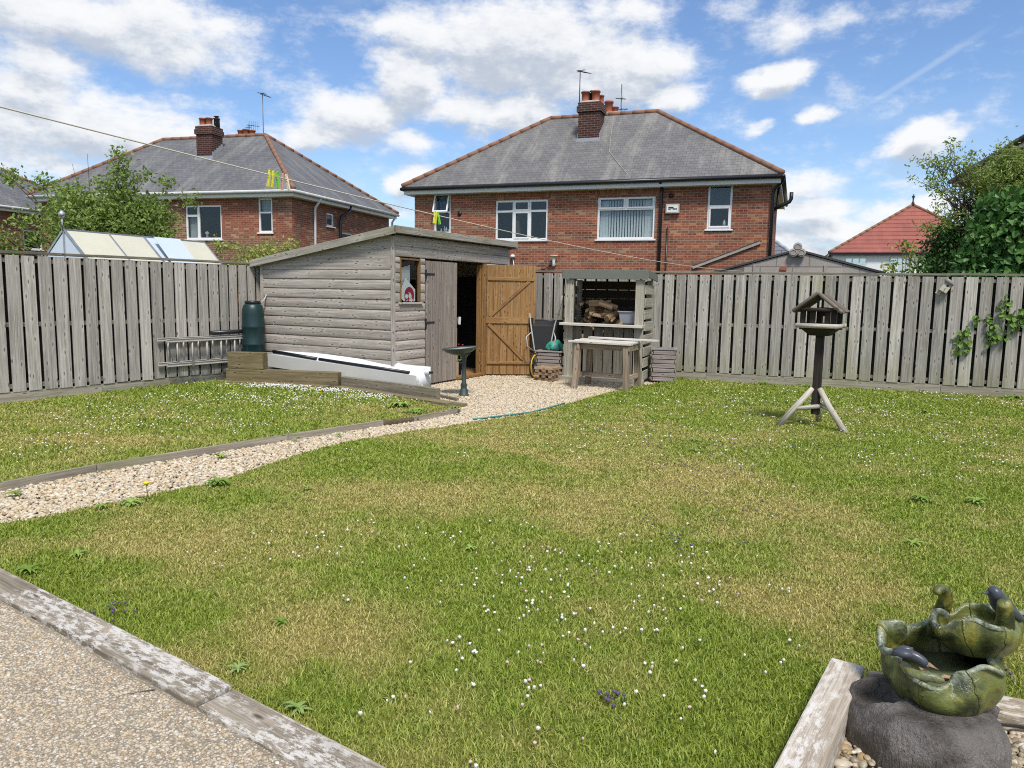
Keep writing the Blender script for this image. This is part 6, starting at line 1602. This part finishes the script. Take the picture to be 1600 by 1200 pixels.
# apple tree by the greenhouse
t = thing('apple_tree', 'bushy light green apple tree behind the greenhouse', 'tree', (-7.9, 14.9, 0), 0)
tr = MB(); br = MB()
branch(tr, (0, 0, -.1), (.1, 0, 1.4), .13, .09, 5, .03); tr.build('trunk', M['bark'], t)
cl = [tuple(c) + (1, 1) for c in ell_points(95, (-.02, 0, 2.55), (1.1, 1.0, .9), .25)]
cl += [(.35 + dx, random.uniform(-.3, .3), z, .4, .6) for dx, z in ((.05, 3.75), (.12, 3.95), (-.25, 3.65), (.45, 3.6), (.9, 3.45), (-.6, 3.5), (1.2, 3.2), (.08, 3.6))]
left_cl = [(-1.25, 0, 3.42), (-1.9, .1, 3.55), (-1.62, 0, 2.7), (-1.4, 0, 2.35), (-1.0, .1, 2.55), (-1.9, -.1, 2.35), (-1.75, 0, 2.05), (-1.3, 0, 1.95), (-.9, 0, 2.05), (-2.2, 0, 2.1), (-.85, 0, 3.0), (-1.05, .1, 2.9), (-.75, 0, 3.25), (-2.1, 0, 1.85), (-.55, 0, 2.3), (-1.5, .2, 1.8)]
cl += [c + (.75, .8) for c in left_cl]
for c in cl[::4]: branch(br, (.1, 0, 1.3), c[:3], .035, .007, 5, .07)
for c in left_cl: branch(br, (0, 0, 1.4), c, .028, .006, 5, .08, .15)
for x, z in ((-.32, 4.0), (-.62, 3.8)): branch(br, (-.2, 0, 2.6), (x, 0, z), .012, .003, 4, .03)
br.build('limbs', M['bark'], t)
leaves('crown', clump_points(cl, 200, .16), .085, M['leaf_apple'], t, narrow=.55)
# golden shrub behind the shed
t = thing('golden_shrub', 'yellow-green leafy shrub showing above the fence behind the shed', 'shrub', (-5.15, 15.3, 0), 0)
cl = [tuple(c) for c in ell_points(42, (.0, 0, 1.75), (1.0, .5, .55), .3)] + [(-.75, 0, 2.3), (.25, 0, 2.35), (.55, 0, 2.2), (-.35, 0, 2.28), (.7, 0, 2.35)]
br = MB()
for c in cl[::3]: branch(br, (random.uniform(-.2, .2), 0, 0), c, .02, .005, 4, .05)
br.build('stems', M['twig'], t); leaves('foliage', clump_points(cl, 85, .12), .075, M['leaf_gold'], t, narrow=.55)
# small golden sapling by the far white house
t = thing('golden_sapling', 'small sparse yellow-leaved sapling in front of the white house', 'tree', (8.15, 15.9, 0), 0)
cl = [(0, 0, 2.55), (-.12, 0, 2.6), (.1, 0, 2.35), (-.2, .1, 2.2), (.25, 0, 2.2), (.05, 0, 2.1), (.3, 0, 2.0), (-.28, 0, 2.0), (.0, 0, 1.9), (.42, 0, 2.08), (-.42, 0, 2.05)]
br = MB()
for c in cl: branch(br, (0, 0, .2), c, .018, .004, 4, .04)
br.build('stems', M['twig'], t); leaves('foliage', clump_points(cl, 34, .085), .10, M['leaf_gold'], t, narrow=.5)
# dark evergreen, climber and olive shrub beyond the right end of the fence
t = thing('evergreen_bush', 'dark green dense small-leaved bush between white house and large-leaved climber', 'shrub', (8.0, 13.9, 0), 0)
cl = [tuple(c) for c in ell_points(90, (-.05, 0, 1.7), (.6, .55, 1.3), .35)] + [(.25, 0, 3.0), (.15, 0, 2.85), (.3, -.2, 3.15), (-.05, 0, 2.8)]
br = MB(); branch(br, (0, 0, 0), (0, 0, 2.3), .08, .03)
for c in cl[::5]: branch(br, (0, 0, 1.0), c, .02, .006, 4, .04)
br.build('trunk', M['bark'], t); leaves('foliage', clump_points(cl, 130, .13), .075, M['leaf_dark'], t, narrow=.55, droop=.4)
t = thing('climber', 'tall mass of large glossy heart-shaped climber leaves over the fence end', 'climber', (8.95, 13.1, 0), 0)
pts = []; outs = []
for k in range(520):
    # a lumpy hanging curtain: surface of a swollen wall
    a = random.uniform(-1.5, 1.0); h = random.uniform(.6, 3.25)
    wdt = 1.38 * (1 - .34 * max(0, (h - 1.8) / 1.5) ** 1.3)
    lump = .16 * mnoise.noise(Vector((a * 2.3, h * 1.6, 4.))) 
    if mnoise.noise(Vector((a * 2.1 + 9, h * 1.9, 7.))) < -.33: continue
    x = wdt * math.sin(a * 1.0) ; y = -.62 * math.cos(a) * (1 + lump) - lump * .5
    k_ = random.randint(16, 26); o_ = Vector((math.sin(a) * .7, -math.cos(a), .25)).normalized()
    for j in range(k_): pts.append((x + random.gauss(0, .10), y + random.gauss(0, .07), h + random.gauss(0, .10))); outs.append(o_)
br = MB()
for k in range(26): branch(br, (random.uniform(-.9, .9), random.uniform(-.2, .3), 0), (random.uniform(-1, 1.0), random.uniform(-.4, .2), random.uniform(2.2, 3.4)), .02, .008, 6, .08)
br.build('stems', M['bark'], t); leaves('foliage', np.array(pts), .118, M['leaf_vine'], t, droop=.75, narrow=.72, outw=np.array(outs), curlv=.18, fold=.12)
t = thing('olive_shrub', 'tall loose olive-green shrub with thin twigs above the climber', 'shrub', (8.5, 13.7, 0), 0)
cl = [tuple(c) + (1, 1) for c in ell_points(190, (.72, -.1, 3.42), (1.1, .55, .85), .2)]
fine = []
for k in range(46):
    a = random.uniform(.15, 2.9); l = random.uniform(.5, 1.1); fine.append((-.75 + l * .62 * math.cos(a) * random.uniform(.6, 1.1), random.uniform(-.3, .3), 3.35 + l * .85 * math.sin(a)))
for k in range(22): fine.append((random.uniform(-1.25, -.6), random.uniform(-.3, .3), random.uniform(2.75, 3.4)))
br = MB()
for k in range(6): branch(br, (random.uniform(-.3, .5), 0, .2), (random.uniform(-.6, .8), random.uniform(-.2, .2), 3.0), .03, .014, 5, .06)
for c in fine: branch(br, (-.45 + random.uniform(-.25, .3), 0, 2.75 + random.uniform(-.1, .4)), c, .009, .003, 4, .05)
for c in cl[::3]: branch(br, (.3, 0, 2.4), c[:3], .011, .003, 4, .06)
br.build('twigs', M['twig'], t)
P1 = clump_points(cl, 190, .13); P2 = clump_points([c + (1, 1) for c in fine], 24, .07)
leaves('foliage', np.concatenate([P1, P2]), .075, M['leaf_olive'], t, narrow=.34)

# ------------------------------------------------------------------ shoots of bindweed on the fence
for k, (pts_, lab) in enumerate(((((4.55, 1.04), (4.57, .93), (4.53, .84), (4.62, .76), (4.50, .72)), 'bindweed shoot lowest and furthest along from the fence end'), (((4.72, 1.22), (4.88, 1.2), (4.92, 1.08), (4.95, .96), (5.02, .92), (4.9, .90), (5.12, 1.0)), 'bindweed shoot hanging in the middle of the four by the fence end'),
                              (((5.08, 1.5), (5.06, 1.36), (5.10, 1.26), (5.16, 1.18), (5.22, 1.15)), 'bindweed shoot highest up near the fence end'), (((5.30, 1.38), (5.33, 1.29), (5.28, 1.22), (5.42, 1.27), (5.5, 1.34)), 'bindweed shoot at the very edge by the fence end'))):
    t = thing('bindweed_shoot', lab, 'plant', on(RFO, RFA, 0, 0, 0), RFA, 'bindweed shoots growing through the fence')
    P = np.concatenate([np.array((x, -.075, z)) + RNG.normal(0, 1, (10, 3)) * np.array([.042, .015, .042]) for x, z in pts_])
    m_ = MB(); m_.tube([(x, -.055, z) for x, z in pts_], .004, 5); m_.build('stem', M['stem'], t)
    leaves('leaf_spray', P, .085, M['leaf_bind'], t, narrow=.75, droop=.6, outw=np.tile(np.array([[0, -1., .3]]), (len(P), 1)))

# ------------------------------------------------------------------ weeds, each a plant of its own
def rosette(n, size, kind):
    vs = []; fs = []; r = []
    for i in range(n):
        a = i * 2.4 + random.gauss(0, .3); L = size * random.uniform(.35, 1.0); w = L * (.09 if kind == 'spear' else .17 if kind == 'dandelion' else .26); up = random.uniform(.25, 1.0) * L
        ca, sa = math.cos(a), math.sin(a); k = 6; b0 = len(vs); rr = random.random()
        for j in range(k + 1):
            f_ = j / k; x = L * f_ * .95; z = up * (f_ - .75 * f_ * f_ * 1.2) * 1.3 + .012
            ww = w * math.sin(math.pi * min(1, .12 + .88 * f_)) * (1 + (.35 * (j % 2) if kind == 'dandelion' else 0)) + .002
            for s_ in (-1, 0, 1): vs.append((ca * x - sa * ww * s_ * .5, sa * x + ca * ww * s_ * .5, z + (abs(s_)) * w * .12))
        for j in range(k):
            for s_ in (0, 1): q = b0 + j * 3 + s_; fs.append((q, q + 1, q + 4, q + 3))
    return vs, fs
random.seed(9)
wl_txt = ['leafy weed clump growing in the lawn beyond the fountain bird', 'leafy weed clump in the lawn below the fence end', 'spiky thistle rosette in the lawn directly above the fountain', 'pale dandelion rosette by the patio sleeper seam', 'small pale rosette in the grass above the patio sleeper', 'little round-leaved weed in the green patch of lawn',
          'dark low weed patch on the lawn side of the gravel path', 'weed clump by the yellow dandelion at the path edge', 'dark weed beside the dandelion at the path edge', 'dandelion plant growing in the gravel at the photo edge', 'small weed in the gravel below the edging boards', 'weed in the edging gap beside the gravel',
          'bushy dark weed on the side lawn near the flat plank', 'weed growing on the gravel by the short edging board', 'weed clump on the lawn past the bird table foot', 'small plant at the fence foot behind the bird table', 'tall weeds at the far fence foot by the photo edge', 'long grass tuft at the edging board near the gap',
          'small weed in the lawn past the bird table leg', 'grey-green tuft in the middle of the main lawn', 'weed cluster beside the patio sleeper at the photo edge', 'weed in the grass just above the patio sleeper cluster', 'grass tuft leaning over the middle edging board', 'tiny weed at the lawn edge by the teal hose',
          'plant at the fence foot behind the bird table post', 'weedy sprig under the long fence near the planter', 'tiny weed in the brown patch of lawn', 'small sprig in the straw-coloured lawn patch', 'pale seedling in the middle lawn']
for (x, y, s_), lab in zip(WEEDS, wl_txt):
    sz = max(.055, s_ * .78); kind = 'spear' if 'tuft' in lab else 'dandelion' if ('dandelion' in lab or 'thistle' in lab or 'pale' in lab) else 'round'
    if (x, y) == (4.96, 14.04): x, y = 4.9, 12.62
    if (x, y) == (4.45, 14.51): x, y = 4.3, 12.85
    if (x, y) == (6.6, 12.67): x, y = 6.4, 12.06
    if (x, y) == (9.17, 13.65): x, y = 7.75, 11.5
    vs, fs = rosette(20 if sz < .1 else 44, sz, kind)
    if sz > .13:
        for q in range(4):
            dx, dy = random.gauss(0, sz * .7), random.gauss(0, sz * .5); v2, f2 = rosette(14, sz * .7, kind); n = len(vs); vs += [(a + dx, b__ + dy, c) for a, b__, c in v2]; fs += [tuple(i + n for i in ff) for ff in f2]
    m_ = MB(); m_.add(vs, fs, smooth=True)
    left = in_poly(np.array([x]), np.array([y]), LEFT)[0]
    o = m_.build('weed_plant', M['leaf_weed_pale' if ('pale' in lab or 'grey' in lab) else 'leaf_weed'], loc=(x, y, .03 if left else .0), fix=False)
    tag(o, lab, 'weed', 'weeds in the lawn and gravel')
# dandelion flower on the path edge
t = thing('dandelion', 'single yellow dandelion flower at the gravel path edge', 'flower', (-2.56, 5.17, 0), 0)
MB().tube([(0, 0, 0), (.01, 0, .07), (.0, .01, .13)], .003, 6).build('stem', M['stem'], t); MB().lathe([(.004, .12), (.02, .135), (.022, .145), (.008, .15)], 14, c=(0, .01, 0)).build('flower_head', M['petal_y'], t)

# ------------------------------------------------------------------ clover and daisy heads
def clover_points(n, areas, poly):
    out = []; w = np.array([a[4] * a[2] * a[3] for a in areas]); w = w / w.sum()
    while len(out) < n:
        a = areas[RNG.choice(len(areas), p=w)]; x = RNG.normal(a[0], a[2] * .6); y = RNG.normal(a[1], a[3] * .6)
        k = 1 + int(RNG.random() < .35) + 2 * int(RNG.random() < .1)
        for i in range(k):
            px, py = x + RNG.normal(0, .05), y + RNG.normal(0, .05)
            if in_poly(np.array([px]), np.array([py]), poly)[0] and not (1.0 < px and py < 2.95 and px > .62 * (py - 1.0)): out.append((px, py))
    return np.array(out[:n])
hp = clover_points(1000, CLOV, MAIN); hp = hp[in_view(hp[:, 0], hp[:, 1], 1.0)]
LCL = [(-2.6, 10.85, .5, .18, 45), (-3.5, 11.15, .5, .15, 45), (-1.9, 10.25, .4, .2, 30), (-3.4, 9.9, 1.1, .5, 5), (-2.3, 10.7, .8, .25, 9), (-3.6, 11.2, .7, .25, 10), (-4.2, 8.6, 1.1, .8, 2.5), (-3.3, 7.9, .9, .6, 2.0), (-4.2, 7.0, .9, .8, 1.5), (-2.4, 9.4, .7, .6, 2.2), (-1.5, 10.0, .4, .3, 4)]
lp = clover_points(1250, LCL, LEFT); lp = lp[in_view(lp[:, 0], lp[:, 1], 1.0)]
def head_mesh():
    v, f = ico(2); m_ = MB(); vs = []
    for i, p in enumerate(v):
        k = 1 + .22 * math.sin(p[0] * 9 + p[2] * 7) * math.cos(p[1] * 8); vs.append((p[0] * .0082 * k, p[1] * .0082 * k, .030 + p[2] * .0066 * k))
    m_.add(vs, [tuple(q) for q in f], mat=0, smooth=False)
    m_.tube([(0, 0, -.004), (.003, 0, .016), (0, 0, .032)], .0012, 5, mat=1)
    return m_
order = np.argsort(hp[:, 1]); hp = hp[order]
m0 = head_mesh().build('clover_flower', [M['flower'], M['stem']]); m1 = head_mesh().build('clover_flower', [M['flower_pink'], M['stem']])
gl = 'clover flowers dotted over the lawn'
for k, (x, y) in enumerate(hp[:285]):
    pink = RNG.random() < .16; src = m1 if pink else m0
    o = src.copy(); COL.objects.link(o)
    s_ = RNG.uniform(.45, .95); o.scale = (s_, s_, RNG.uniform(.75, 1.15)); o.location = (x, y, 0); o.rotation_euler = (RNG.normal(0, .2), RNG.normal(0, .2), RNG.uniform(0, 6))
    tag(o, 'fading pinkish clover flower head in the near lawn' if pink else 'white clover flower head on a short stalk in the near lawn', 'flower', gl)
bpy.data.objects.remove(m0); bpy.data.objects.remove(m1)
def far_heads(name, P, zb, lab, mats, pinkp=.12, sc=1.0):
    v, f = ico(1); n = len(P); s = RNG.uniform(.006, .0105, n) * sc * np.maximum(1, P[:, 1] / 9)
    V = v[None] * s[:, None, None] * np.array([1, 1, .8]); V[..., 0] += P[:, 0][:, None]; V[..., 1] += P[:, 1][:, None]; V[..., 2] += zb + RNG.uniform(.028, .05, n)[:, None]
    F = (f[None] + (np.arange(n) * len(v))[:, None, None]).ravel()
    o = np_mesh(name, V.reshape(-1, 3), F, 3, mats, mat_idx=np.repeat((RNG.random(n) < pinkp).astype('i'), len(f)), smooth=False)
    return tag(o, lab, 'flowers', kind='stuff')
far_heads('clover_flowers', hp[285:], 0, 'many tiny white clover flowers over the far lawn', [M['flower'], M['flower_pink']])
far_heads('daisy_flowers', lp, .028, 'white daisies and clover spread thickly over the side lawn', [M['flower'], M['petal_y']], pinkp=.05)
vp_ = []
for cx, cy, rx, ry, a in PURP:
    k = int(85 * max(.2, rx * ry * 3.0)); vp_.append(np.stack([RNG.normal(cx, rx * .6, k), RNG.normal(cy, ry * .7, k)], 1))
vp_ = np.concatenate(vp_); vp_ = vp_[in_poly(vp_[:, 0], vp_[:, 1], MAIN)]
far_heads('selfheal_flowers', vp_, -.006, 'small dark violet selfheal flower heads in the lawn', [M['petal_v'], M['stem']], pinkp=.3, sc=.95)
# ------------------------------------------------------------------ hose along the gravel edge
hz = [(-.42, 8.74), (-.1, 9.0), (.25, 9.30), (.55, 9.78), (.75, 10.15)]
tag(MB().tube([(x - .03, y + .06, .012) for x, y in hz], .011, 8).build('garden_hose', M['hose']), 'thin teal hose lying along the lawn edge of the gravel', 'hose')
